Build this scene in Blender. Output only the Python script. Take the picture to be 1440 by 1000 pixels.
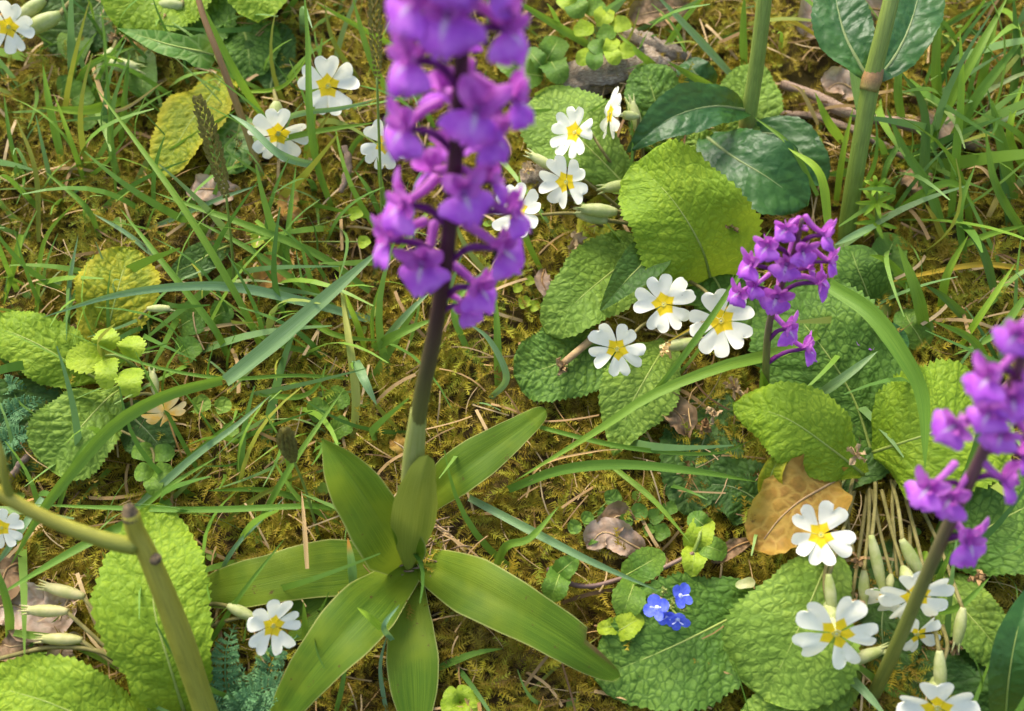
import bpy, math, random
import numpy as np
from mathutils import Vector

for o_ in list(bpy.data.objects):
    bpy.data.objects.remove(o_)
random.seed(7)
rng = np.random.default_rng(7)
SC = bpy.context.scene
COL = SC.collection
R = math.radians

# ------------------------------------------------------------------ camera
HFOV, DIST, PITCH, SLOPE = 50.0, 0.62, 45.0, 22.0
FPX = 720.0 / math.tan(R(HFOV / 2))
cam_d = bpy.data.cameras.new('camera')
cam_d.sensor_width = 36.0
cam_d.lens = 18.0 / math.tan(R(HFOV / 2))
cam_d.clip_start = 0.01
cam_d.clip_end = 100.0
cam_d.dof.use_dof = True
cam_d.dof.focus_distance = 0.585
cam_d.dof.aperture_fstop = 6.3
cam = bpy.data.objects.new('camera', cam_d)
COL.objects.link(cam)
FWD = np.array([0, math.cos(R(PITCH)), -math.sin(R(PITCH))])
UPV = np.array([0, math.sin(R(PITCH)), math.cos(R(PITCH))])
RGT = np.array([1.0, 0, 0])
CAM = -DIST * FWD
cam.location = CAM
cam.rotation_euler = (R(90 - PITCH), 0, 0)
SC.camera = cam

# ------------------------------------------------------------------ light
SUN_EL, SUN_AZ = 58.0, -35.0        # azimuth measured from +y towards +x
world = bpy.data.worlds.new('World')
SC.world = world
world.use_nodes = True
wn = world.node_tree
bg = wn.nodes['Background']
sky = wn.nodes.new('ShaderNodeTexSky')
sky.sky_type = 'NISHITA'
sky.sun_disc = False
sky.sun_elevation = R(SUN_EL)
sky.sun_rotation = R(SUN_AZ)
sky.air_density = 1.0
sky.dust_density = 4.0
sky.ozone_density = 1.0
wn.links.new(sky.outputs[0], bg.inputs[0])
bg.inputs[1].default_value = 0.15
sun_d = bpy.data.lights.new('sun', 'SUN')
sun_d.energy = 1.5
sun_d.angle = R(28)
sun_d.color = (1.0, 0.94, 0.84)
sun = bpy.data.objects.new('sun', sun_d)
COL.objects.link(sun)
sd = Vector((math.sin(R(SUN_AZ)) * math.cos(R(SUN_EL)), math.cos(R(SUN_AZ)) * math.cos(R(SUN_EL)), math.sin(R(SUN_EL))))
sun.rotation_euler = sd.to_track_quat('Z', 'Y').to_euler()
SC.view_settings.view_transform = 'Standard'
SC.view_settings.look = 'None'
SC.view_settings.gamma = 1.0
SC.view_settings.use_curve_mapping = False
SC.view_settings.exposure = 1.42
SC.cycles.max_bounces = 8
SC.cycles.transparent_max_bounces = 8

# ------------------------------------------------------------------ mapping photo pixels to the bank
TS = math.tan(R(SLOPE))
BN = np.array([0, -math.sin(R(SLOPE)), math.cos(R(SLOPE))])     # normal of the bank

def ray(px, py):
    d = FWD + RGT * ((px - 720.0) / FPX) + UPV * ((500.0 - py) / FPX)
    return d

def P(px, py, h=0.0):
    """point h millimetres above the bank that is seen at this pixel"""
    d = ray(px, py)
    k = (CAM[1] * TS + h * 0.001 - CAM[2]) / (d[2] - d[1] * TS)
    return CAM + d * k

def PV(px, py, yw):
    """point seen at this pixel on the upright plane y = yw"""
    d = ray(px, py)
    return CAM + d * ((yw - CAM[1]) / d[1])

def mpp(p):
    """metres per photo pixel at p"""
    return float(np.dot(np.asarray(p) - CAM, FWD)) / FPX

def unit(v):
    v = np.asarray(v, float)
    return v / (np.linalg.norm(v, axis=-1, keepdims=True) + 1e-12)

def gbump(x, y):
    return (0.004 * np.sin(x * 31 + 1.3) * np.sin(y * 27 + 0.4) + 0.003 * np.sin(x * 67 + y * 40 + 2.0)
            + 0.0015 * np.sin(x * 140 - y * 120) - 0.004)

def ground_z(x, y):
    return y * TS + gbump(x, y)

# ------------------------------------------------------------------ materials
MATS = {}

def new_mat(name):
    m = bpy.data.materials.new(name)
    m.use_nodes = True
    nt = m.node_tree
    nt.nodes.clear()
    return m, nt

def N(nt, t, **kw):
    n = nt.nodes.new(t)
    for k, v in kw.items():
        if k in n.bl_rna.properties.keys() and k not in n.inputs.keys():
            setattr(n, k, v)
        else:
            n.inputs[k].default_value = v
    return n

def mixc(nt, fac, a, b, blend='MIX'):
    n = nt.nodes.new('ShaderNodeMix')
    n.data_type = 'RGBA'
    n.blend_type = blend
    for sock, v in ((n.inputs['Factor'], fac), (n.inputs[6], a), (n.inputs[7], b)):
        if isinstance(v, (int, float)):
            sock.default_value = v
        elif isinstance(v, tuple):
            sock.default_value = (*v, 1)
        else:
            nt.links.new(v, sock)
    return n.outputs[2]

def ramp(nt, src, lo, hi):
    n = nt.nodes.new('ShaderNodeMapRange')
    n.interpolation_type = 'SMOOTHSTEP'
    n.inputs[1].default_value = lo
    n.inputs[2].default_value = hi
    nt.links.new(src, n.inputs[0])
    return n.outputs[0]

def attr(nt, name):
    n = nt.nodes.new('ShaderNodeAttribute')
    n.attribute_name = name
    return n

def noise(nt, scale, detail=4.0, vec=None, rough=0.6):
    n = nt.nodes.new('ShaderNodeTexNoise')
    n.inputs['Scale'].default_value = scale
    n.inputs['Detail'].default_value = detail
    n.inputs['Roughness'].default_value = rough
    if vec is None:
        g = nt.nodes.new('ShaderNodeNewGeometry')
        vec = g.outputs['Position']
    nt.links.new(vec, n.inputs['Vector'])
    return n.outputs['Fac']

def finish(nt, col, rough=0.55, trans=0.3, spec=0.35, bump=None, bstr=0.3, bdist=0.0006, tcol=None):
    out = nt.nodes.new('ShaderNodeOutputMaterial')
    b = nt.nodes.new('ShaderNodeBsdfPrincipled')
    nt.links.new(col, b.inputs['Base Color'])
    if isinstance(rough, (int, float)):
        b.inputs['Roughness'].default_value = rough
    else:
        nt.links.new(rough, b.inputs['Roughness'])
    b.inputs['Specular IOR Level'].default_value = spec
    sh = b.outputs[0]
    if bump is not None:
        bn = nt.nodes.new('ShaderNodeBump')
        bn.inputs['Strength'].default_value = bstr
        bn.inputs['Distance'].default_value = bdist
        nt.links.new(bump, bn.inputs['Height'])
        nt.links.new(bn.outputs[0], b.inputs['Normal'])
    if trans > 0:
        t = nt.nodes.new('ShaderNodeBsdfTranslucent')
        tc = col if tcol is None else mixc(nt, 0.6, col, tcol)
        nt.links.new(tc, t.inputs[0])
        mx = nt.nodes.new('ShaderNodeMixShader')
        mx.inputs[0].default_value = trans
        nt.links.new(sh, mx.inputs[1])
        nt.links.new(t.outputs[0], mx.inputs[2])
        sh = mx.outputs[0]
    nt.links.new(sh, out.inputs[0])

def obj_random(nt):
    n = nt.nodes.new('ShaderNodeObjectInfo')
    return n.outputs['Random']

def leaf_mat(name, c1, c2, vein, edge=None, blot=None, rough=0.5, trans=0.3, spec=0.2, veinamt=0.6, ret=3.9, relief=0.68):
    """wrinkled leaf: two greens in patches, vein colour along the vein lines (on primrose greens partly painted groove shade), optional edge and blotch colour"""
    m, nt = new_mat(name)
    n1 = noise(nt, 38, 5)
    col = mixc(nt, ramp(nt, n1, 0.36, 0.66), c1, c2)
    n2 = noise(nt, 420, 3)
    col = mixc(nt, ramp(nt, n2, 0.35, 0.8), col, mixc(nt, 1.0, col, (0.72, 0.78, 0.7), 'MULTIPLY'))
    lm = attr(nt, 'lm')
    warp = nt.nodes.new('ShaderNodeTexNoise'); warp.inputs['Scale'].default_value = 0.25
    nt.links.new(lm.outputs['Vector'], warp.inputs['Vector'])
    va = nt.nodes.new('ShaderNodeVectorMath'); va.operation = 'MULTIPLY_ADD'; va.inputs[1].default_value = (2.2, 2.2, 0)
    nt.links.new(warp.outputs['Color'], va.inputs[0]); nt.links.new(lm.outputs['Vector'], va.inputs[2])
    vs = []
    for sc_ in (1.0 / ret, 2.3 / ret):
        vo = nt.nodes.new('ShaderNodeTexVoronoi'); vo.feature = 'DISTANCE_TO_EDGE'; vo.inputs['Scale'].default_value = sc_
        nt.links.new(va.outputs[0], vo.inputs['Vector'])
        vs.append(ramp(nt, vo.outputs['Distance'], 0.0, 0.30))
    hgt = nt.nodes.new('ShaderNodeMath'); hgt.operation = 'MULTIPLY_ADD'; hgt.inputs[1].default_value = 0.2
    nt.links.new(vs[1], hgt.inputs[0]); nt.links.new(vs[0], hgt.inputs[2])
    line = nt.nodes.new('ShaderNodeMapRange'); line.inputs[1].default_value = 0.5; line.inputs[2].default_value = 0.0
    nt.links.new(vs[0], line.inputs[0])
    lmul = nt.nodes.new('ShaderNodeMath'); lmul.operation = 'MULTIPLY'; lmul.inputs[1].default_value = veinamt
    nt.links.new(line.outputs[0], lmul.inputs[0])
    col = mixc(nt, lmul.outputs[0], col, vein)  # vein pigment plus some shade of the recessed lines, put into the colour
    a = attr(nt, 'vein')
    mul = nt.nodes.new('ShaderNodeMath'); mul.operation = 'MULTIPLY'; mul.inputs[1].default_value = veinamt
    nt.links.new(a.outputs['Fac'], mul.inputs[0])
    col = mixc(nt, mul.outputs[0], col, vein)
    if edge is not None:
        e = attr(nt, 'edge')
        col = mixc(nt, ramp(nt, e.outputs['Fac'], 0.62, 1.0), col, edge)
    if blot is not None:
        n3 = noise(nt, 60, 6, rough=0.75)
        col = mixc(nt, ramp(nt, n3, 0.60, 0.68), col, blot)
    finish(nt, col, rough, trans, spec, bump=hgt.outputs[0], bstr=0.6 * relief, bdist=0.0010, tcol=(0.35, 0.42, 0.03))
    MATS[name] = m
    return m

def simple_mat(name, c1, c2, scale=120, rough=0.55, trans=0.2, spec=0.3, lo=0.35, hi=0.65, bstr=0.25, rand=None, stretch=None, bdist=0.0005):
    m, nt = new_mat(name)
    vec = None
    if stretch is not None:
        tc = nt.nodes.new('ShaderNodeAttribute'); tc.attribute_name = 'uvw'
        mp = nt.nodes.new('ShaderNodeMapping'); mp.inputs['Scale'].default_value = stretch
        nt.links.new(tc.outputs['Vector'], mp.inputs['Vector'])
        vec = mp.outputs[0]
    n1 = noise(nt, scale, 5, vec)
    col = mixc(nt, ramp(nt, n1, lo, hi), c1, c2)
    if rand is not None:
        col = mixc(nt, obj_random(nt), col, mixc(nt, 0.65, col, rand))
    finish(nt, col, rough, trans, spec, bump=n1, bstr=bstr, bdist=bdist)
    MATS[name] = m
    return m

# primrose leaves; the darker vein colours include some painted groove shade
leaf_mat('leaf_bright', (0.205, 0.33, 0.016), (0.285, 0.405, 0.024), (0.15, 0.26, 0.014), rough=0.6, veinamt=0.65)
leaf_mat('leaf_mid', (0.10, 0.215, 0.028), (0.155, 0.275, 0.036), (0.055, 0.13, 0.015), rough=0.6, veinamt=0.9)
leaf_mat('leaf_light', (0.18, 0.30, 0.036), (0.25, 0.37, 0.048), (0.11, 0.20, 0.022), rough=0.6, veinamt=0.85)
leaf_mat('leaf_dark', (0.055, 0.13, 0.022), (0.09, 0.175, 0.028), (0.035, 0.08, 0.014), rough=0.55, veinamt=0.6)
leaf_mat('leaf_yellow', (0.26, 0.32, 0.016), (0.42, 0.39, 0.018), (0.13, 0.20, 0.012), edge=(0.42, 0.38, 0.02), rough=0.6, veinamt=0.6)
leaf_mat('leaf_dock', (0.022, 0.085, 0.018), (0.045, 0.13, 0.022), (0.03, 0.10, 0.02), rough=0.40, trans=0.2, spec=0.3, veinamt=0.3, ret=8.0, relief=0.5)
leaf_mat('leaf_small', (0.10, 0.22, 0.025), (0.17, 0.29, 0.03), (0.07, 0.14, 0.02), rough=0.5, veinamt=0.4, ret=2.6, relief=0.35)
leaf_mat('leaf_lime', (0.28, 0.42, 0.02), (0.38, 0.48, 0.03), (0.34, 0.44, 0.05), rough=0.5, veinamt=0.4, ret=2.6, relief=0.35)
leaf_mat('leaf_arrow', (0.07, 0.19, 0.025), (0.11, 0.24, 0.03), (0.22, 0.34, 0.08), rough=0.4, veinamt=0.8, ret=7.0, relief=0.5)
leaf_mat('leaf_dead_ochre', (0.42, 0.24, 0.035), (0.30, 0.16, 0.03), (0.45, 0.30, 0.06), blot=(0.12, 0.055, 0.015), rough=0.6, trans=0.25, ret=7.0, relief=0.5)
leaf_mat('leaf_dead_pale', (0.48, 0.36, 0.26), (0.38, 0.25, 0.16), (0.30, 0.19, 0.11), blot=(0.2, 0.11, 0.06), rough=0.7, trans=0.15, ret=7.0, relief=0.5)
leaf_mat('leaf_dead_brown', (0.22, 0.13, 0.06), (0.34, 0.22, 0.12), (0.12, 0.07, 0.03), blot=(0.08, 0.045, 0.02), rough=0.75, trans=0.1, ret=7.0, relief=0.5)
leaf_mat('leaf_dead_orange', (0.55, 0.26, 0.06), (0.50, 0.33, 0.08), (0.40, 0.18, 0.04), rough=0.6, trans=0.25, ret=7.0, relief=0.5)

# orchid basal leaf: parallel veins running along the blade, pale margin, brown specks
def orchid_leaf_mat():
    m, nt = new_mat('orchid_leaf')
    u = attr(nt, 'uvw')
    mp = nt.nodes.new('ShaderNodeMapping'); mp.inputs['Scale'].default_value = (2.0, 26.0, 1.0)
    nt.links.new(u.outputs['Vector'], mp.inputs['Vector'])
    st = noise(nt, 1.0, 4, mp.outputs[0])
    col = mixc(nt, ramp(nt, st, 0.35, 0.68), (0.06, 0.13, 0.008), (0.125, 0.21, 0.012))
    big = noise(nt, 26, 3)
    col = mixc(nt, ramp(nt, big, 0.40, 0.70), col, (0.165, 0.23, 0.012))
    e = attr(nt, 'edge')
    col = mixc(nt, ramp(nt, e.outputs['Fac'], 0.93, 1.02), col, (0.42, 0.42, 0.12))
    sp = noise(nt, 170, 5, rough=0.7)
    col = mixc(nt, ramp(nt, sp, 0.645, 0.69), col, (0.10, 0.06, 0.015))
    w = attr(nt, 'wear')
    col = mixc(nt, w.outputs['Fac'], col, (0.16, 0.085, 0.035))
    finish(nt, col, 0.5, 0.25, 0.16, bump=st, bstr=0.5, bdist=0.0006, tcol=(0.35, 0.42, 0.03))
    MATS['orchid_leaf'] = m
orchid_leaf_mat()

def blade_mat(name, c1, c2, tipc=None, spec=0.25, rough=0.48):
    m, nt = new_mat(name)
    u = attr(nt, 'uvw')
    mp = nt.nodes.new('ShaderNodeMapping'); mp.inputs['Scale'].default_value = (2.0, 9.0, 1.0)
    nt.links.new(u.outputs['Vector'], mp.inputs['Vector'])
    st = noise(nt, 1.6, 3, mp.outputs[0])
    col = mixc(nt, ramp(nt, st, 0.35, 0.65), c1, c2)
    col = mixc(nt, obj_random(nt), col, mixc(nt, 1.0, col, (1.35, 1.12, 0.85), 'MULTIPLY'))
    if tipc is not None:
        sx = nt.nodes.new('ShaderNodeSeparateXYZ')
        nt.links.new(u.outputs['Vector'], sx.inputs[0])
        col = mixc(nt, ramp(nt, sx.outputs[0], 0.62, 0.95), col, tipc)
    finish(nt, col, rough, 0.32, spec, bump=st, bstr=0.4, bdist=0.0004, tcol=(0.25, 0.4, 0.04))
    MATS[name] = m

blade_mat('grass_green', (0.095, 0.22, 0.022), (0.16, 0.30, 0.03))
blade_mat('grass_bright', (0.17, 0.33, 0.02), (0.25, 0.41, 0.03))
blade_mat('grass_blue', (0.13, 0.27, 0.10), (0.21, 0.36, 0.17), rough=0.4, spec=0.4)
blade_mat('grass_olive', (0.17, 0.20, 0.02), (0.25, 0.25, 0.03))
blade_mat('grass_pale', (0.30, 0.37, 0.08), (0.38, 0.42, 0.12))
blade_mat('grass_dark', (0.055, 0.145, 0.022), (0.09, 0.19, 0.03))
blade_mat('grass_straw', (0.42, 0.29, 0.12), (0.55, 0.42, 0.22), rough=0.6, spec=0.2)
blade_mat('grass_yellow', (0.42, 0.30, 0.03), (0.50, 0.40, 0.05), rough=0.6, spec=0.2)
blade_mat('grass_tipped', (0.11, 0.23, 0.05), (0.17, 0.30, 0.06), tipc=(0.5, 0.22, 0.03))

simple_mat('orchid_leaf_back', (0.25, 0.29, 0.03), (0.33, 0.36, 0.05), 1.6, rough=0.5, trans=0.25, spec=0.2, stretch=(2, 22, 1))
simple_mat('sheath', (0.30, 0.33, 0.07), (0.38, 0.39, 0.11), 1.6, rough=0.5, trans=0.1, spec=0.2, stretch=(2, 8, 1))

# flowers
def petal_mat():
    m, nt = new_mat('primrose_petal')
    a = attr(nt, 'eye')
    col = mixc(nt, ramp(nt, a.outputs['Fac'], 0.30, 0.62), (0.90, 0.88, 0.70), (0.92, 0.66, 0.02))
    n = noise(nt, 300, 3)
    col = mixc(nt, ramp(nt, n, 0.5, 0.8), col, mixc(nt, 1.0, col, (0.95, 0.95, 0.86), 'MULTIPLY'))
    n3 = noise(nt, 260, 4)
    col = mixc(nt, ramp(nt, n3, 0.735, 0.76), col, (0.30, 0.2, 0.11))
    finish(nt, col, 0.55, 0.32, 0.2, bump=noise(nt, 500, 2), bstr=0.15, bdist=0.0004)
    MATS['primrose_petal'] = m
petal_mat()
simple_mat('primrose_throat', (0.55, 0.50, 0.08), (0.72, 0.55, 0.06), 600, trans=0)
simple_mat('primrose_tube', (0.66, 0.64, 0.32), (0.5, 0.55, 0.2), 200, trans=0.3)
simple_mat('cream_bud', (0.60, 0.54, 0.24), (0.46, 0.46, 0.16), 160, trans=0.3)
simple_mat('calyx', (0.38, 0.44, 0.13), (0.52, 0.54, 0.24), 150, trans=0.3)
simple_mat('pedicel', (0.17, 0.15, 0.04), (0.24, 0.21, 0.07), 200, rough=0.8, trans=0.1)
simple_mat('midrib', (0.27, 0.36, 0.06), (0.34, 0.40, 0.09), 100, trans=0.2)
simple_mat('midrib_dark', (0.17, 0.24, 0.07), (0.23, 0.28, 0.10), 100, trans=0.2)
simple_mat('withered', (0.40, 0.25, 0.09), (0.24, 0.12, 0.04), 220, rough=0.8, trans=0.15, rand=(0.55, 0.42, 0.22))
simple_mat('wilted_petal', (0.72, 0.58, 0.30), (0.78, 0.46, 0.08), 110, trans=0.3)

def orchid_mat(name, c1, c2, pale=False, rough=0.45):
    m, nt = new_mat(name)
    n = noise(nt, 170, 4)
    col = mixc(nt, ramp(nt, n, 0.35, 0.68), c1, c2)
    col = mixc(nt, obj_random(nt), col, mixc(nt, 1.0, col, (0.92, 0.88, 0.96), 'MULTIPLY'))
    if pale:
        a = attr(nt, 'eye')
        col = mixc(nt, ramp(nt, a.outputs['Fac'], 0.35, 0.9), col, (0.78, 0.60, 0.80))
        sp = noise(nt, 900, 1)
        mul = nt.nodes.new('ShaderNodeMath'); mul.operation = 'MULTIPLY'
        nt.links.new(ramp(nt, sp, 0.64, 0.70), mul.inputs[0]); nt.links.new(a.outputs['Fac'], mul.inputs[1])
        col = mixc(nt, mul.outputs[0], col, (0.25, 0.02, 0.30))
    finish(nt, col, rough, 0.45, 0.3, bump=n, bstr=0.2)
    MATS[name] = m
orchid_mat('orchid_lip', (0.56, 0.12, 0.74), (0.70, 0.24, 0.84), pale=True)
orchid_mat('orchid_sepal', (0.60, 0.13, 0.62), (0.74, 0.26, 0.74))
orchid_mat('orchid_hood', (0.56, 0.12, 0.54), (0.70, 0.24, 0.68))
orchid_mat('orchid_spur', (0.60, 0.16, 0.58), (0.68, 0.25, 0.68))
orchid_mat('orchid_ovary', (0.20, 0.03, 0.20), (0.30, 0.06, 0.30))

def stem_mat(name, c_low, c_high, lo, hi, rough=0.5):
    m, nt = new_mat(name)
    u = attr(nt, 'uvw')
    sx = nt.nodes.new('ShaderNodeSeparateXYZ'); nt.links.new(u.outputs['Vector'], sx.inputs[0])
    col = mixc(nt, ramp(nt, sx.outputs[0], lo, hi), c_low, c_high)
    mp = nt.nodes.new('ShaderNodeMapping'); mp.inputs['Scale'].default_value = (6, 7, 1)
    nt.links.new(u.outputs['Vector'], mp.inputs['Vector'])
    n = noise(nt, 2.0, 4, mp.outputs[0])
    col = mixc(nt, ramp(nt, n, 0.35, 0.7), col, mixc(nt, 1.0, col, (0.7, 0.72, 0.7), 'MULTIPLY'))
    finish(nt, col, rough, 0.0, 0.4, bump=n, bstr=0.4, bdist=0.0005)
    MATS[name] = m
stem_mat('orchid_stem', (0.17, 0.19, 0.03), (0.070, 0.024, 0.032), 0.22, 0.58)
stem_mat('orchid_stem_green', (0.19, 0.21, 0.035), (0.15, 0.07, 0.08), 0.25, 0.75)
stem_mat('dock_stem', (0.30, 0.12, 0.05), (0.26, 0.34, 0.06), 0.02, 0.22)
stem_mat('green_stem', (0.19, 0.27, 0.035), (0.24, 0.31, 0.05), 0.0, 1.0)
stem_mat('red_stem', (0.25, 0.22, 0.05), (0.33, 0.18, 0.06), 0.0, 0.6)
stem_mat('cut_stem_mat', (0.26, 0.27, 0.03), (0.38, 0.33, 0.035), 0.0, 1.0)
stem_mat('purple_runner', (0.17, 0.09, 0.07), (0.24, 0.15, 0.09), 0.0, 1.0)
simple_mat('scar', (0.22, 0.15, 0.07), (0.06, 0.045, 0.025), 260, rough=0.8, trans=0)
simple_mat('speedwell_petal', (0.09, 0.13, 0.72), (0.17, 0.22, 0.85), 500, trans=0.3, lo=0.3, hi=0.7)
simple_mat('speedwell_eye', (0.80, 0.82, 0.9), (0.7, 0.72, 0.85), 500, trans=0.1)
simple_mat('bud_green', (0.26, 0.32, 0.06), (0.36, 0.40, 0.10), 300, trans=0.2)
simple_mat('seed_head', (0.13, 0.11, 0.025), (0.22, 0.20, 0.04), 500, rough=0.8, trans=0.1)
simple_mat('feathery', (0.08, 0.20, 0.065), (0.13, 0.27, 0.09), 100, rough=0.6, trans=0.2)
simple_mat('bark_wood', (0.26, 0.18, 0.11), (0.56, 0.46, 0.33), 4, rough=0.9, trans=0, stretch=(9, 30, 1), bstr=0.9, bdist=0.002, spec=0.15)
simple_mat('twig_bark', (0.22, 0.14, 0.09), (0.40, 0.29, 0.20), 4, rough=0.9, trans=0, stretch=(30, 6, 1), bstr=0.7, bdist=0.001, spec=0.15)
simple_mat('root_fibre', (0.16, 0.10, 0.05), (0.34, 0.24, 0.13), 300, rough=0.9, trans=0)

def soil_mat():
    m, nt = new_mat('soil')
    n1 = noise(nt, 22, 6)
    col = mixc(nt, ramp(nt, n1, 0.4, 0.65), (0.055, 0.036, 0.015), (0.10, 0.075, 0.018))
    n2 = noise(nt, 300, 6, rough=0.75)
    col = mixc(nt, ramp(nt, n2, 0.42, 0.7), col, (0.13, 0.09, 0.03))
    finish(nt, col, 0.95, 0, 0.1, bump=n2, bstr=1.0, bdist=0.004)
    MATS['soil'] = m
soil_mat()

def tone_mat(name, cols, trans=0.25, rough=0.6, spec=0.2):
    m, nt = new_mat(name)
    a = attr(nt, 'tone')
    n = nt.nodes.new('ShaderNodeValToRGB')
    el = n.color_ramp.elements
    while len(el) < len(cols):
        el.new(0.5)
    for i, c in enumerate(cols):
        el[i].position = i / (len(cols) - 1)
        el[i].color = (*c, 1)
    nt.links.new(a.outputs['Fac'], n.inputs[0])
    finish(nt, n.outputs[0], rough, trans, spec)
    MATS[name] = m
tone_mat('moss', [(0.10, 0.06, 0.012), (0.22, 0.155, 0.014), (0.33, 0.25, 0.018), (0.33, 0.31, 0.022), (0.20, 0.25, 0.018)], trans=0.3)
tone_mat('thatch', [(0.16, 0.09, 0.035), (0.38, 0.24, 0.09), (0.52, 0.38, 0.18), (0.40, 0.22, 0.06)], trans=0.15)
tone_mat('turf', [(0.08, 0.18, 0.025), (0.125, 0.255, 0.03), (0.20, 0.34, 0.03), (0.16, 0.29, 0.09), (0.30, 0.32, 0.035)], trans=0.32, rough=0.45, spec=0.35)
tone_mat('ground_herb', [(0.09, 0.19, 0.025), (0.15, 0.26, 0.03), (0.21, 0.31, 0.035)], trans=0.3, rough=0.5)

# ------------------------------------------------------------------ mesh helpers
def make(name, V, F, mat, parent=None, origin=None, attrs=None, smooth=True):
    """one mesh object; V in world space, stored relative to the thing's base"""
    V = np.asarray(V, float)
    if origin is None:
        origin = parent['_o'] if parent is not None and '_o' in parent else (0, 0, 0)
    org = np.array(origin[:], float)
    me = bpy.data.meshes.new(name)
    F = np.asarray(F, dtype=np.int32)
    V2 = (V - org).astype(np.float32)
    me.vertices.add(len(V2)); me.vertices.foreach_set('co', V2.ravel())
    k = F.shape[1]
    me.loops.add(F.size); me.loops.foreach_set('vertex_index', F.ravel())
    me.polygons.add(len(F))
    me.polygons.foreach_set('loop_start', np.arange(0, F.size, k, dtype=np.int32))
    me.polygons.foreach_set('use_smooth', np.full(len(F), smooth))
    if attrs:
        for an, av in attrs.items():
            av = np.asarray(av, np.float32)
            if av.ndim == 2:
                a = me.attributes.new(an, 'FLOAT_VECTOR', 'POINT'); a.data.foreach_set('vector', av.ravel())
            else:
                a = me.attributes.new(an, 'FLOAT', 'POINT'); a.data.foreach_set('value', av.ravel())
    me.update(calc_edges=True)
    me.materials.append(MATS[mat])
    o = bpy.data.objects.new(name, me)
    COL.objects.link(o)
    if parent is not None:
        o.parent = parent
    else:
        o.location = org
    o['_o'] = tuple(float(x) for x in org)
    return o

def thing(name, base, label, cat, group=None):
    e = bpy.data.objects.new(name, None)
    COL.objects.link(e)
    e.location = base
    e.empty_display_size = 0.01
    e['_o'] = tuple(float(x) for x in base)
    return tag(e, label, cat, group)

def tag(o, label, cat, group=None):
    o['label'] = label
    o['category'] = cat
    if group:
        o['group'] = group
    return o

def grid_faces(n, m, wrap=False):
    i = np.arange(n - 1)[:, None]
    j = np.arange(m if wrap else m - 1)[None, :]
    j2 = (j + 1) % m
    return np.stack([i * m + j, i * m + j2, (i + 1) * m + j2, (i + 1) * m + j], -1).reshape(-1, 4)

def spline(pts, n, ts=None):
    """Catmull-Rom through pts (k x 3), n samples evenly in chord length"""
    p = np.asarray(pts, float)
    if len(p) == 2:
        t = np.linspace(0, 1, n) if ts is None else np.asarray(ts)
        return p[0] + (p[1] - p[0]) * t[:, None]
    d = np.r_[0, np.cumsum(np.linalg.norm(np.diff(p, axis=0), axis=1))]
    d /= d[-1]
    q = np.vstack([2 * p[0] - p[1], p, 2 * p[-1] - p[-2]])
    t = np.linspace(0, 1, n) if ts is None else np.asarray(ts)
    i = np.clip(np.searchsorted(d, t, side='right') - 1, 0, len(p) - 2)
    u = ((t - d[i]) / (d[i + 1] - d[i]))[:, None]
    p0, p1, p2, p3 = q[i], q[i + 1], q[i + 2], q[i + 3]
    return 0.5 * (2 * p1 + (p2 - p0) * u + (2 * p0 - 5 * p1 + 4 * p2 - p3) * u ** 2 + (3 * p1 - p0 - 3 * p2 + p3) * u ** 3)

def px_path(pts, hs):
    """pixel points + heights (start, middle, end in mm) -> world points"""
    k = len(pts)
    out = []
    for i, p in enumerate(pts):
        t = i / (k - 1)
        if len(p) == 3:
            h = p[2]
        else:
            h = np.interp(t, np.linspace(0, 1, len(hs)), hs)
        out.append(P(p[0], p[1], h))
    return np.array(out)

def frames(mid, hint, roll=0.0):
    t = unit(np.gradient(mid, axis=0))
    s = unit(np.cross(t, np.broadcast_to(hint, t.shape)))
    n = np.cross(s, t)
    if np.isscalar(roll):
        roll = np.full(len(mid), roll)
    c, sn = np.cos(roll)[:, None], np.sin(roll)[:, None]
    return t, s * c + n * sn, n * c - s * sn

def tocam(p):
    return unit(CAM - np.asarray(p))

def hint_at(p, k=0.45):
    return unit(BN * (1 - k) + tocam(p) * k)

def tube_geo(pts, radii, seg=8, n=None, cap=True):
    p = np.asarray(pts, float)
    if n is None:
        n = max(6, len(p) * 4)
    mid = spline(p, n)
    r = np.interp(np.linspace(0, 1, n), np.linspace(0, 1, len(radii)), radii)
    ref = np.array([0.3, 0.2, 0.93]) if abs(unit(p[-1] - p[0])[2]) < 0.8 else np.array([0.1, 1, 0.1])
    t, s, nn = frames(mid, ref)
    if cap:
        mid = np.vstack([mid[0] , mid, mid[-1] + t[-1] * r[-1] * 0.5]); r = np.r_[0.0001 * 0 + r[0] * 0.05, r, r[-1] * 0.05]
        s = np.vstack([s[0], s, s[-1]]); nn = np.vstack([nn[0], nn, nn[-1]])
    a = np.linspace(0, 2 * math.pi, seg, endpoint=False)
    V = mid[:, None, :] + r[:, None, None] * (np.cos(a)[None, :, None] * s[:, None, :] + np.sin(a)[None, :, None] * nn[:, None, :])
    k = len(mid)
    uv = np.zeros((k, seg, 3))
    uv[..., 0] = np.linspace(0, 1, k)[:, None]
    uv[..., 1] = np.sin(a)[None, :]
    return V.reshape(-1, 3), grid_faces(k, seg, True), {'uvw': uv.reshape(-1, 3)}

def tube(name, pts, radii, mat, parent=None, origin=None, seg=8, n=None):
    V, F, A = tube_geo(pts, radii, seg, n)
    return make(name, V, F, mat, parent, origin, A)

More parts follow.
